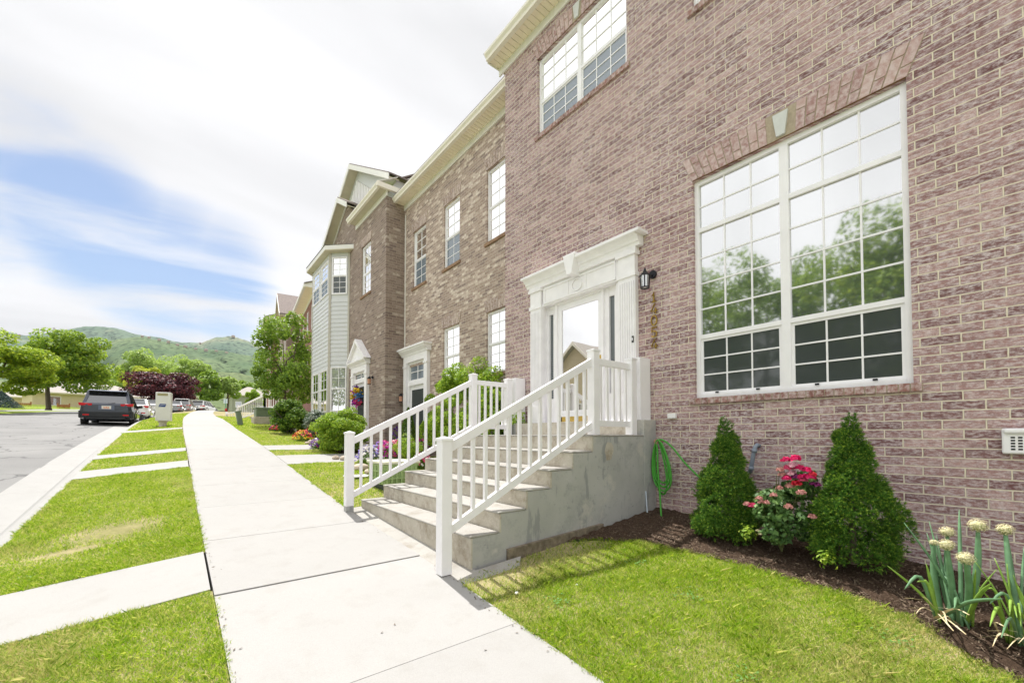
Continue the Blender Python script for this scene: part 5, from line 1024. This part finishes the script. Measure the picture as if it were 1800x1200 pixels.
# ------------------------------------------------------------------ small litter
for i,(px,py,s_,lb) in enumerate([(908,1046,.018,'white pebble on the lawn near the step corner'),(1014,1032,.016,'pale pebble on the lawn beside the bed'),(1415,1028,.012,'tiny white pebble at the bed edge')]):
    p=gpt(px,py,G); g=MB(); g.lathe((p.x,p.y,p.z+.02),[(s_*.5,-s_*.6),(s_,0),(s_*.6,s_*.5)],8); finish(g.build('pebble',MAT['white'],None,smooth=True),lb,'pebble','pebbles on the lawn')
n=420; rl=np.random.default_rng(77); yy=rl.uniform(1.5,14,n); sd_=rl.uniform(0,1,n)<.6; xx=np.where(sd_,UL+abs(rl.normal(0,.03,n)),UR-abs(rl.normal(0,.05,n))); m_=rl.uniform(0,1,n)<.06; xx=np.where(m_,rl.uniform(UL,UR,n),xx)
a=rl.uniform(0,6.28,n); l=rl.uniform(.004,.014,n); d=np.stack([np.cos(a),np.sin(a),rl.normal(0,.2,n)],1)*l[:,None]; e=np.stack([-np.sin(a),np.cos(a),rl.normal(0,.3,n)],1)*(l*.4)[:,None]; c=np.stack([xx,yy,Sn(yy)+.006],1)
finish(mesh_np('leaf_litter',np.stack([c-d,c+e,c+d,c-e],1).reshape(-1,3),np.arange(4*n).reshape(n,4),MAT['bark']),None,None,None,'stuff')
# ------------------------------------------------------------------ mailbox
p=gpt(286,751,lambda x,y:S(y)-.1); print('mailbox',p)
z=p.z; sc=.062*1.0; d_=(p.x*sA+p.y*cA); hh=62/740*d_; ww=21/740*d_
MG=simple('mailbox_light_grey',(.72,.72,.68),.4,.04,5)
o=thing('mailbox_cluster',tuple(p),'light grey cluster mailbox on a pedestal in the parkway grass','mailbox')
g=MB(); g.lathe((p.x,p.y,z),[(ww*.34,-.03),(ww*.34,.03),(ww*.26,.06),(ww*.26,hh*.13),(ww*.36,hh*.19)],4 and 16); g.build('pedestal',MAT['riser'],o)
fr_=Face((p.x-ww/2,p.y-.0,0),(1,-.12,0),(-.12,-1,0)); g=MB(); fr_.box(g,0,ww,z+hh*.19,z+hh,-ww*.95,.0); bd=g.build('cabinet',MG,o,bevel=.015)
g=MB(); fr_.box(g,ww*.12,ww*.8,z+hh*.9,z+hh*.965,.0,.006); g.build('mail_slot_panel',simple('olive_panel',(.35,.32,.17),.5),bd)
bl_=simple('postal_blue',(.02,.06,.25),.4,.05)
g=MB(); zc=z+hh*.62; wz=ww*.48; u0_=ww*.22
fr_.poly(g,[(u0_,zc-.11*wz),(u0_+.14*wz,zc+.30*wz),(u0_+.98*wz,zc+.30*wz),(u0_+wz,zc+.22*wz),(u0_+.45*wz,zc+.13*wz),(u0_+.2*wz,zc+.05*wz)],.002,.006)
fr_.poly(g,[(u0_-.02,zc-.2*wz),(u0_+.1*wz,zc-.06*wz),(u0_+.45*wz,zc+.02*wz),(u0_+wz,zc+.17*wz),(u0_+.86*wz,zc-.24*wz),(u0_,zc-.24*wz)],.002,.0055); g.build('eagle_emblem',bl_,bd)
# ------------------------------------------------------------------ cars
def paint(n,c,metal=.4): 
    m=M(n,.3,.5,metal); m.col(c); m.p.inputs['Coat Weight'].default_value=.8; m.p.inputs['Coat Roughness'].default_value=.05; return m.m
TYRE=simple('tyre',(.02,.02,.02),.85,.2); RIM=simple('alloy',(.45,.45,.46),.3,.05,metal=.9); RED=simple('tail_red',(.5,.01,.015),.2,.1); PLA=simple('black_cladding',(.03,.032,.036),.6,.1)
def car(pos,rot,L_,W_,Hh,mat,label,kind,cladding=False,plate=None,rails=False):
    o=thing('parked_car',(0,0,0),label,'car','cars parked along the kerb'); hw=W_/2; wr_=.34; zb=.24; belt=Hh*.60
    # stations along length (x from rear 0 to front L): (y, z_bottom, z_top of lower body, half width)
    if kind=='suv': stt=[(0,.42,.92,.80),(.06,.36,1.0,.93),(.5,zb,belt+.03,1),(1.4,zb,belt,1),(2.6,zb,belt-.02,1),(L_-1.25,zb,belt-.06,1),(L_-.35,.28,belt-.22,.95),(L_-.05,.34,belt-.38,.86),(L_,.4,belt-.45,.75)]
    else: stt=[(0,.42,.88,.80),(.08,.34,.98,.93),(.5,zb,1.0,1),(1.2,zb,belt,1),(2.6,zb,belt-.02,1),(L_-1.3,zb,belt-.08,1),(L_-.35,.26,belt-.26,.94),(L_-.05,.32,belt-.38,.84),(L_,.38,belt-.42,.72)]
    g=MB(); ring=10
    for (x,z0,z1,w_) in stt:
        a=hw*w_; h=z1-z0
        for (u_,t) in ((-.86,0),(-.985,.14),(-1,.5),(-.96,.88),(-.86,1.0),(.86,1.0),(.96,.88),(1,.5),(.985,.14),(.86,0)): g.v.append((u_*a,x,z0+h*t))
    for i in range(len(stt)-1):
        for k in range(ring): g.f.append((i*ring+k,i*ring+(k+1)%ring,(i+1)*ring+(k+1)%ring,(i+1)*ring+k))
    g.f.append(tuple(reversed(range(ring)))); b0=(len(stt)-1)*ring; g.f.append(tuple(b0+k for k in range(ring)))
    bd=g.build('body',mat,o,bevel=.02,smooth=False,local=True)
    # cabin
    if kind=='suv': cb=[(.06,.5),(L_-1.55,L_-2.35)]
    else: cb=[(.75,1.55),(L_-1.35,L_-2.1)]
    yb0,yt0=cb[0]; yb1,yt1=cb[1]; wb,wt=hw*.90,hw*.68; zt_=Hh-.05
    c8=[(-wb,yb0,belt-.06),(wb,yb0,belt-.06),(wb,yb1,belt-.06),(-wb,yb1,belt-.06),(-wt,yt0,zt_),(wt,yt0,zt_),(wt,yt1,zt_),(-wt,yt1,zt_)]
    if kind=='suv': c8[0]=(-wb*.93,yb0,belt-.1); c8[1]=(wb*.93,yb0,belt-.1)
    g=MB(); g.add(c8,[(0,3,2,1),(0,1,5,4),(1,2,6,5),(2,3,7,6),(3,0,4,7),(4,5,6,7)]); g.build('windows',MAT['carglass'],o,bevel=.015,local=True)
    g=MB(); T=.012 # roof & pillars
    g.prism([(-wt-.01,yt0-.04,zt_),(wt+.01,yt0-.04,zt_),(wt+.01,yt1+.03,zt_),(-wt-.01,yt1+.03,zt_)],(0,0,.05))
    def V_(i): return Vector(c8[i])
    for i,j in ((0,4),(1,5),(2,6),(3,7)): g.bar(V_(i)*1.0+Vector((0,0,-.02)),V_(j)+Vector((0,0,.01)),.11,.06,up=(0,1,0))
    for sx,(i,j,k,l_) in ((-1,(0,3,4,7)),(1,(1,2,5,6))):
        for t in (.38,.66): g.bar(V_(i).lerp(V_(j),t)+Vector((sx*.006,0,0)),V_(k).lerp(V_(l_),t)+Vector((sx*.006,0,0)),.02,.09,up=(1,0,0))
    if kind=='suv': g.prism([(-wt,yt0-.22,zt_-.0),(wt,yt0-.22,zt_),(wt,yt0,zt_+.045),(-wt,yt0,zt_+.045)],(0,0,.02)); g.bar(V_(0)+Vector((0,-.02,.0)),V_(1)+Vector((0,-.02,0)),.05,.1)
    g.build('roof',mat,o,bevel=.015,local=True)
    for wy in (.88,L_-.9):
        for sx in (-1,1):
            x=sx*(hw-.11); g=MB(); g.lathe((x,wy,wr_),[(wr_*.62,-.1),(wr_*.96,-.1),(wr_,-.06),(wr_,.06),(wr_*.96,.1),(wr_*.62,.1)],24,0); w0=g.build('wheel',TYRE,o,local=True,smooth=False)
            g=MB(); g.lathe((x+sx*.085,wy,wr_),[(wr_*.6,-.012),(wr_*.6,.012),(wr_*.5,.0),(wr_*.12,.012)],24,0); g.build('rim',RIM,w0,local=True)
            g=MB(); n_=14; xx=sx*(hw+.004); 
            for k in range(n_):
                t0,t1=math.pi*k/n_,math.pi*(k+1)/n_; ro,ri_=wr_+.10,wr_+.02; g.prism([(xx-sx*.02,wy+ro*math.cos(t0),wr_+ro*math.sin(t0)),(xx-sx*.02,wy+ro*math.cos(t1),wr_+ro*math.sin(t1)),(xx-sx*.02,wy+ri_*math.cos(t1),wr_+ri_*math.sin(t1)),(xx-sx*.02,wy+ri_*math.cos(t0),wr_+ri_*math.sin(t0))],(sx*.03,0,0))
            g.build('wheel_arch',PLA if cladding else mat,o,local=True)
    g=MB(); g.box((-hw*.86,-.03,.36),(hw*.86,.12,.62)); g.box((-hw*.98,.03,.34),(-hw*.82,.5,.66)); g.box((hw*.82,.03,.34),(hw*.98,.5,.66)); g.build('rear_bumper',PLA if cladding else mat,o,bevel=.04,local=True)
    g=MB(); g.box((-hw*.7,-.045,.28),(hw*.7,.1,.36)); g.build('skid_plate',PLA,o,bevel=.02,local=True)
    for sx in (-1,1):
        g=MB(); zl=.93 if kind=='suv' else .86; g.prism([(sx*hw*.52,-.012,zl-.05),(sx*hw*.96,.02,zl-.06),(sx*hw*.99,.04,zl+.07),(sx*hw*.5,-.0,zl+.045)],(0,.30 if kind=='suv' else .2,0)); g.build('tail_light',RED,o,bevel=.008,local=True)
        g=MB(); g.box((sx*hw*.6,-.036,.44),(sx*hw*.82,.0,.5)); g.build('rear_reflector',RED,o,local=True)
        g=MB(); g.bar((sx*hw*.92,L_-1.75,belt+.02),(sx*(hw+.12),L_-1.78,belt+.05),.12,.13,up=(0,0,1)); g.build('side_mirror',PLA if cladding else mat,o,bevel=.02,local=True)
        if rails: g=MB(); g.tube([(sx*wt*.95,yt0+.1,zt_+.05),(sx*wt*.95,yt0+.2,zt_+.11),(sx*wt*.95,yt1-.2,zt_+.11),(sx*wt*.95,yt1-.1,zt_+.05)],.018,6); g.build('roof_rail',PLA,o,local=True)
    g=MB(); g.box((-.26,-.012,.70),(.26,.03,.90)) if kind=='suv' else g.box((-.2,-.01,.62),(.2,.03,.76)); pr_=g.build('plate_recess',PLA if not cladding else simple('blue_grey_trim',(.12,.14,.2),.4),o,local=True)
    zp=.74 if kind=='suv' else .63
    g=MB(); g.box((-.155,-.018,zp),(.155,-.0125,zp+.14)); pl=g.build('licence_plate',simple('plate_white',(.75,.72,.68),.4),o,local=True)
    if plate: 
        g=MB()
        for (u_,v_,a_,b2) in ((-.1,.05,.05,.035),(-.03,.06,.05,.04),(.04,.055,.05,.035),(-.09,.02,.18,.018)): g.box((u_,-.0195,zp+v_),(u_+a_,-.0182,zp+v_+b2))
        g.build('plate_graphics',simple('plate_orange',(.75,.22,.08),.4),pl,local=True)
    if kind=='suv': g=MB(); g.bar((-.02,.05,belt+.0),(.28,.045,belt+.06),.02,.02); g.build('rear_wiper',PLA,o,local=True)
    o.location=pos; o.rotation_euler=(0,0,-rot); return o
def kcar(u,v,*a,dz=0,turn=0,**k):
    x,y=SP(u,v); return car((x,y,S(v)-.34+dz),heading(v+2)+turn,*a,**k)
kcar(-2.45,25.9,4.45,1.82,1.6,paint('dark_grey_paint',(.035,.042,.06)),'dark grey hatchback with red tail lights parked nearest','suv',cladding=True,plate=True,rails=True)
kcar(-2.45,34.5,4.6,1.8,1.45,paint('white_paint',(.75,.75,.75),0),'white sedan parked directly ahead of the dark grey hatchback','sedan')
kcar(-2.5,50,4.6,1.8,1.45,paint('silver_paint',(.5,.51,.53),.5),'silver sedan partly hidden left of the mailbox','sedan')
kcar(-1.7,56,4.6,1.8,1.45,paint('grey_paint',(.3,.31,.32),.5),'grey sedan partly hidden right of the mailbox','sedan')
kcar(-1.3,61.5,4.6,1.85,1.68,paint('champagne_paint',(.42,.41,.39),.5),'grey suv between the mailbox and the farthest white car','suv',rails=True)
kcar(-1.2,69.5,4.7,1.9,1.68,paint('pearl_white_paint',(.76,.76,.76),0),'farthest white suv parked at the bend of the road','suv',cladding=True,turn=.12)
# ------------------------------------------------------------------ houses across the street, signs
TAN=simple('tan_stucco',(.62,.52,.36),.8,.06,4); TRF=simple('grey_shingles',(.36,.33,.3),.9,.2,10,.01)
def cottage(pos,rot,wx,wy,hz,rh,label,hip=True,wall=TAN,roof=TRF,gabx=False):
    o=thing('stucco_house',(0,0,0),label,'house','houses across the street'); g=MB(); g.box((-wx/2,-wy/2,-1),(wx/2,wy/2,hz))
    if gabx: g.prism([(-wx/2,-wy/2,hz),(-wx/2,wy/2,hz),(-wx/2,0,hz+rh)],(wx,0,0))
    g.build('wall',wall,o,local=True); e=.5
    if gabx:
        for s_ in (-1,1): m=MB(); m.prism([(-wx/2-e,s_*(wy/2+e),hz-rh*e*2/wy),(wx/2+e,s_*(wy/2+e),hz-rh*e*2/wy),(wx/2+e,0,hz+rh+.05),(-wx/2-e,0,hz+rh+.05)],(0,0,.12)); m.build('roof',roof,o,local=True); m=MB(); m.prism([(wx/2+e,s_*(wy/2+e),hz-rh*e*2/wy-.1),(wx/2+e,0,hz+rh-.1),(wx/2+e,0,hz+rh+.16),(wx/2+e,s_*(wy/2+e),hz-rh*e*2/wy+.13)],(.04,0,0)); m.build('rake_board',MAT['cream'],o,local=True)
    else:
        rx=max(.2,wx/2-wy/2*.9); m=MB(); b0=[(-wx/2-e,-wy/2-e,hz),(wx/2+e,-wy/2-e,hz),(wx/2+e,wy/2+e,hz),(-wx/2-e,wy/2+e,hz),(-rx,0,hz+rh),(rx,0,hz+rh)]; m.add(b0,[(0,1,5,4),(1,2,5),(2,3,4,5),(3,0,4),(0,3,2,1)]); m.build('roof',roof,o,local=True)
        m=MB(); m.box((-wx/2-e,-wy/2-e,hz-.18),(wx/2+e,wy/2+e,hz-.001)); m.build('fascia',MAT['soffitb'],o,local=True)
    for k in range(3):
        a=-wx/2+wx*(k+.5)/3; m=MB(); m.box((a-.6,-wy/2-.05,.9),(a+.6,-wy/2-.001,2.2)); q=m.build('window',MAT['white'],o,local=True); m=MB(); m.box((a-.52,-wy/2-.06,.98),(a+.52,-wy/2-.051,2.12)); m.build('pane',MAT['glass'],q,local=True)
        a=-wy/2+wy*(k+.5)/3; m=MB(); m.box((wx/2+.001,a-.5,.9),(wx/2+.05,a+.5,2.2)); q=m.build('window',MAT['white'],o,local=True); m=MB(); m.box((wx/2+.051,a-.42,.98),(wx/2+.06,a+.42,2.12)); m.build('pane',MAT['glass'],q,local=True)
    o.location=pos; o.rotation_euler=(0,0,rot); return o
q=ap(150,722,62); cottage((q.x,q.y+3,3.2),.30,12.5,8,2.7,2.0,'tan house with a low hipped roof behind the dark parked car')
q=ap(30,722,66); cottage((q.x,q.y+3,3.2),.4,8,7,2.7,1.9,'tan house behind the two left maples')
cottage((-17.5,21.2,.1),0,9,7.0,3.7,2.9,'tan gabled house across the road mirrored in the storm door',gabx=True)
q=ap(437,735,95); cottage((q.x,q.y,5.0),0,7,7,3.6,2.2,'grey sided house behind the far porch railing',wall=simple('grey_siding',(.36,.36,.33),.7))
q=ap(200,672,130); cottage((q.x,q.y,10.5),.3,11,8,3,2,'pale house roof showing above the trees left of the yellow tree')
# fence pieces
FW=simple('cedar_fence',(.34,.16,.07),.8,.3,10)
def fence(px0,px1,dist,h,label):
    a=ap(px0,722,dist); b_=ap(px1,722,dist+1.5); o=thing('wooden_fence',tuple(a),label,'fence','cedar fences across the street'); n=max(2,int((b_-a).length/.15)); g=MB()
    for i in range(n): p_=a.lerp(b_,i/n); g.box((p_.x,p_.y,p_.z-.3),(p_.x+.12,p_.y+.025,p_.z+h))
    g.build('pickets',FW,o)
    for i in range(int(n/14)+2): p_=a.lerp(b_,i/(int(n/14)+1)); m=MB(); m.box((p_.x-.06,p_.y-.08,p_.z-.3),(p_.x+.06,p_.y,p_.z+h+.15)); m.build('post',FW,o)
fence(20,54,44,.85,'cedar fence left of the green maple trunk'); fence(101,122,46,.7,'cedar fence right of the green maple trunk')
o=thing('blue_spruce',tuple(ap(2,722,36)),'blue-grey spruce low at the left edge','tree','trees across the street'); q=ap(0,722,36); rr=np.random.default_rng(3); n=4000; t=rr.uniform(0,1,n)**1.2; a=rr.uniform(0,6.28,n); rad=1.5*(1-t)*rr.uniform(.5,1,n)+.1; C=np.stack([q.x+rad*np.cos(a),q.y+rad*np.sin(a),q.z+.1+1.6*t],1); leafmesh('foliage',C,np.stack([np.cos(a),np.sin(a),.3+0*a],1),.16,.35,LEAF['blue'],o,3)
g=MB(); g.tube([(q.x,q.y,q.z-.2),(q.x,q.y,q.z+1.3)],[.1,.03],6); g.build('trunk',MAT['bark'],o)
q=ap(170,722,40); o=thing('street_lamp',tuple(q),'dark lamp post rising above the roof of the dark parked car','street lamp'); g=MB(); g.tube([(q.x,q.y,q.z-.2),(q.x,q.y,q.z+3.6)],[.07,.05],10); g.build('pole',MAT['dark'],o); g=MB(); g.lathe((q.x,q.y,q.z+3.6),[(.08,0),(.18,.1),(.2,.4),(.1,.55),(.02,.65)],10); g.build('lamp_head',MAT['dark'],o)
q=ap(396,727,62); o=thing('street_sign',tuple(q),'small white sign on a green post at the bend','sign'); g=MB(); g.tube([(q.x,q.y,q.z-.3),(q.x,q.y,q.z+2.1)],.04,6); g.build('post',simple('sign_green',(.05,.2,.17),.5),o); g=MB(); g.box((q.x-.24,q.y-.03,q.z+1.55),(q.x+.24,q.y-.01,q.z+2.2)); g.build('sign_panel',simple('sign_pale',(.6,.68,.72),.4),o)
q=ap(397,727,58); o=thing('fire_hydrant',tuple(q),'red fire hydrant at the bend of the sidewalk','hydrant'); g=MB(); g.lathe(tuple(q),[(.16,-.1),(.16,.04),(.11,.06),(.11,.5),(.15,.53),(.13,.62),(.05,.72),(.03,.76)],12); g.build('barrel',RED,o,smooth=True); g=MB(); g.tube([(q.x-.2,q.y,q.z+.38),(q.x+.2,q.y,q.z+.38)],.06,8); g.build('nozzles',RED,o)
# ------------------------------------------------------------------ hills
def hill(name,ridge,dist,depth,col1,col2,seed,base=3,scr=1.0):
    """ridge: photo skyline points (px,py); a real ridge standing 'dist' metres away"""
    rr=np.random.default_rng(seed); pxs=np.linspace(ridge[0][0],ridge[-1][0],170); pys=np.interp(pxs,[a for a,_ in ridge],[b_ for _,b_ in ridge]); g=MB(); nr=26
    ph=rr.uniform(0,6.28,(14,2)); fr=np.array([2.1**(k/2.2) for k in range(14)])
    def fn(a,b_): return sum(math.sin(a*fr[k]*3.1+ph[k,0]+1.3*math.sin(b_*fr[k]*1.7+ph[k,1]))/fr[k]**.85 for k in range(14))
    for i in range(nr+1):
        t=i/nr
        for j,(px,py) in enumerate(zip(pxs,pys)):
            d=pray(px,HY); h=Vector((d.x,d.y,0)); e=fn(j/22.+t*.8,t*3.+j/60.); D_=dist-depth*(1-t)+depth*.05*e*math.sin(t*3.14); zt_=(HY-py)/F*dist+fn(j/7.,2.)*dist*.0006; h=h*D_
            g.v.append((h.x,h.y,base+(zt_-base)*t**.85+e*dist*.005*math.sin(t*3.14)))
    for i in range(nr):
        for j in range(169): q=i*170+j; g.f.append((q,q+1,q+171,q+170))
    b=len(g.v)
    for j,(px,py) in enumerate(zip(pxs,pys)): d=pray(px,HY); h=Vector((d.x,d.y,0))*(dist+depth*.7); g.v.append((h.x,h.y,base))
    for j in range(169): q=nr*170+j; g.f.append((q,q+1,b+j+1,b+j))
    m=M(name+'_scrub',.95,.05); gp=m.n('NewGeometry').outputs['Position']; a=m.noise(.0045*scr,7,.62,gp); vo=m.n('TexVoronoi'); vo.inputs['Scale'].default_value=.055*scr; m.l(gp,vo.inputs['Vector']); v_=m.math('ADD',m.math('MULTIPLY',m.math('SUBTRACT',.75,vo.outputs['Distance']),.62),m.math('MULTIPLY',m.noise(.012*scr,7,.7,gp),.5))
    c=m.ramp(a,(.3,col1),(.6,col2),(.75,(.30,.27,.17))); c=m.mix(m.ramp(v_,(.47,0.0),(.56,.92)),c,tuple(x*.34 for x in col1)); m.col(c)
    return finish(g.build(name,m.m,smooth=True),None,None,None,'structure')
hill('hills',[(-150,590),(-60,588),(0,581),(40,589),(85,583),(130,574),(165,572),(200,575),(235,587),(260,589),(310,600),(350,602),(375,592),(400,589),(440,600),(480,620),(560,660),(620,700)],2400,1100,(.07,.115,.085),(.12,.165,.11),1,scr=.7)  # far ridge scrub colours tinted blue-grey, distance haze put into the colour
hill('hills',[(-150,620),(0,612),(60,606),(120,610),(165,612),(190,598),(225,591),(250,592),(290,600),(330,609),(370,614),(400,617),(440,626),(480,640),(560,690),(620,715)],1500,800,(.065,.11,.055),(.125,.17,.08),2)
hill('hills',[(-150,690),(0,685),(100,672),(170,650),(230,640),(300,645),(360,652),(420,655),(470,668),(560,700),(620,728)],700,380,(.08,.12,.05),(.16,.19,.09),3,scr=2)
HW=simple('hillside_house_wall',(.42,.33,.27),.9); HR=simple('hillside_house_roof',(.2,.13,.12),.9)
def hh_(px,py,dist,s_,lb):
    q=ap(px,py,dist); o=thing('hillside_house',tuple(q),lb,'house','houses on the hill'); g=MB(); g.box((q.x-s_,q.y-s_,q.z-s_*.9),(q.x+s_,q.y+s_,q.z+s_*.35)); g.build('wall',HW,o); g=MB(); g.add([(q.x-s_*1.1,q.y-s_*1.1,q.z+s_*.35),(q.x+s_*1.1,q.y-s_*1.1,q.z+s_*.35),(q.x+s_*1.1,q.y+s_*1.1,q.z+s_*.35),(q.x-s_*1.1,q.y+s_*1.1,q.z+s_*.35),(q.x-s_*.4,q.y,q.z+s_*.85),(q.x+s_*.4,q.y,q.z+s_*.85)],[(0,1,5,4),(1,2,5),(2,3,4,5),(3,0,4)]); g.build('roof',HR,o)
for i,(px,py,d,s_) in enumerate([(8,578,2350,7),(34,586,2350,8),(95,574,2350,5),(410,588,2350,10),(352,600,2350,6),(178,606,1480,6),(188,604,1480,6),(262,590,1450,5),(280,594,1450,6),(296,598,1450,6),(312,603,1450,6),(326,606,1450,7),(344,610,1450,6),(362,612,1450,7),(380,614,1450,6),(398,617,1450,6),(250,588,1450,5)]):
    hh_(px,py+3,d,s_*.8,['tiny house on the left skyline','second tiny house on the left skyline','small roof on the skyline above the green maple','dark house on top of the right hilltop','tiny house in the saddle of the skyline','house on the mid slope right of the green maple','second house on the mid slope right of the green maple','leftmost house of the ridge row','second house from the left of the ridge row','third house of the ridge row','fourth house of the ridge row','middle house of the ridge row','sixth house of the ridge row','third house from the right of the ridge row','second house from the right of the ridge row','rightmost house of the ridge row','lone house above the left end of the ridge row'][i])
scn.cycles.max_bounces=6

# ------------------------------------------------------------------ haze in the valley air
hz=bpy.data.materials.new('haze'); hz.use_nodes=True; t_=hz.node_tree; t_.nodes.remove(t_.nodes['Principled BSDF']); pv=t_.nodes.new('ShaderNodeVolumePrincipled'); pv.inputs['Density'].default_value=.00004; pv.inputs['Color'].default_value=(.80,.88,1,1); t_.links.new(pv.outputs[0],t_.nodes['Material Output'].inputs['Volume'])
mb=MB(); mb.box((-4600,-4600,-12),(4600,5600,640)); finish(mb.build('haze',hz),None,None,None,'stuff')
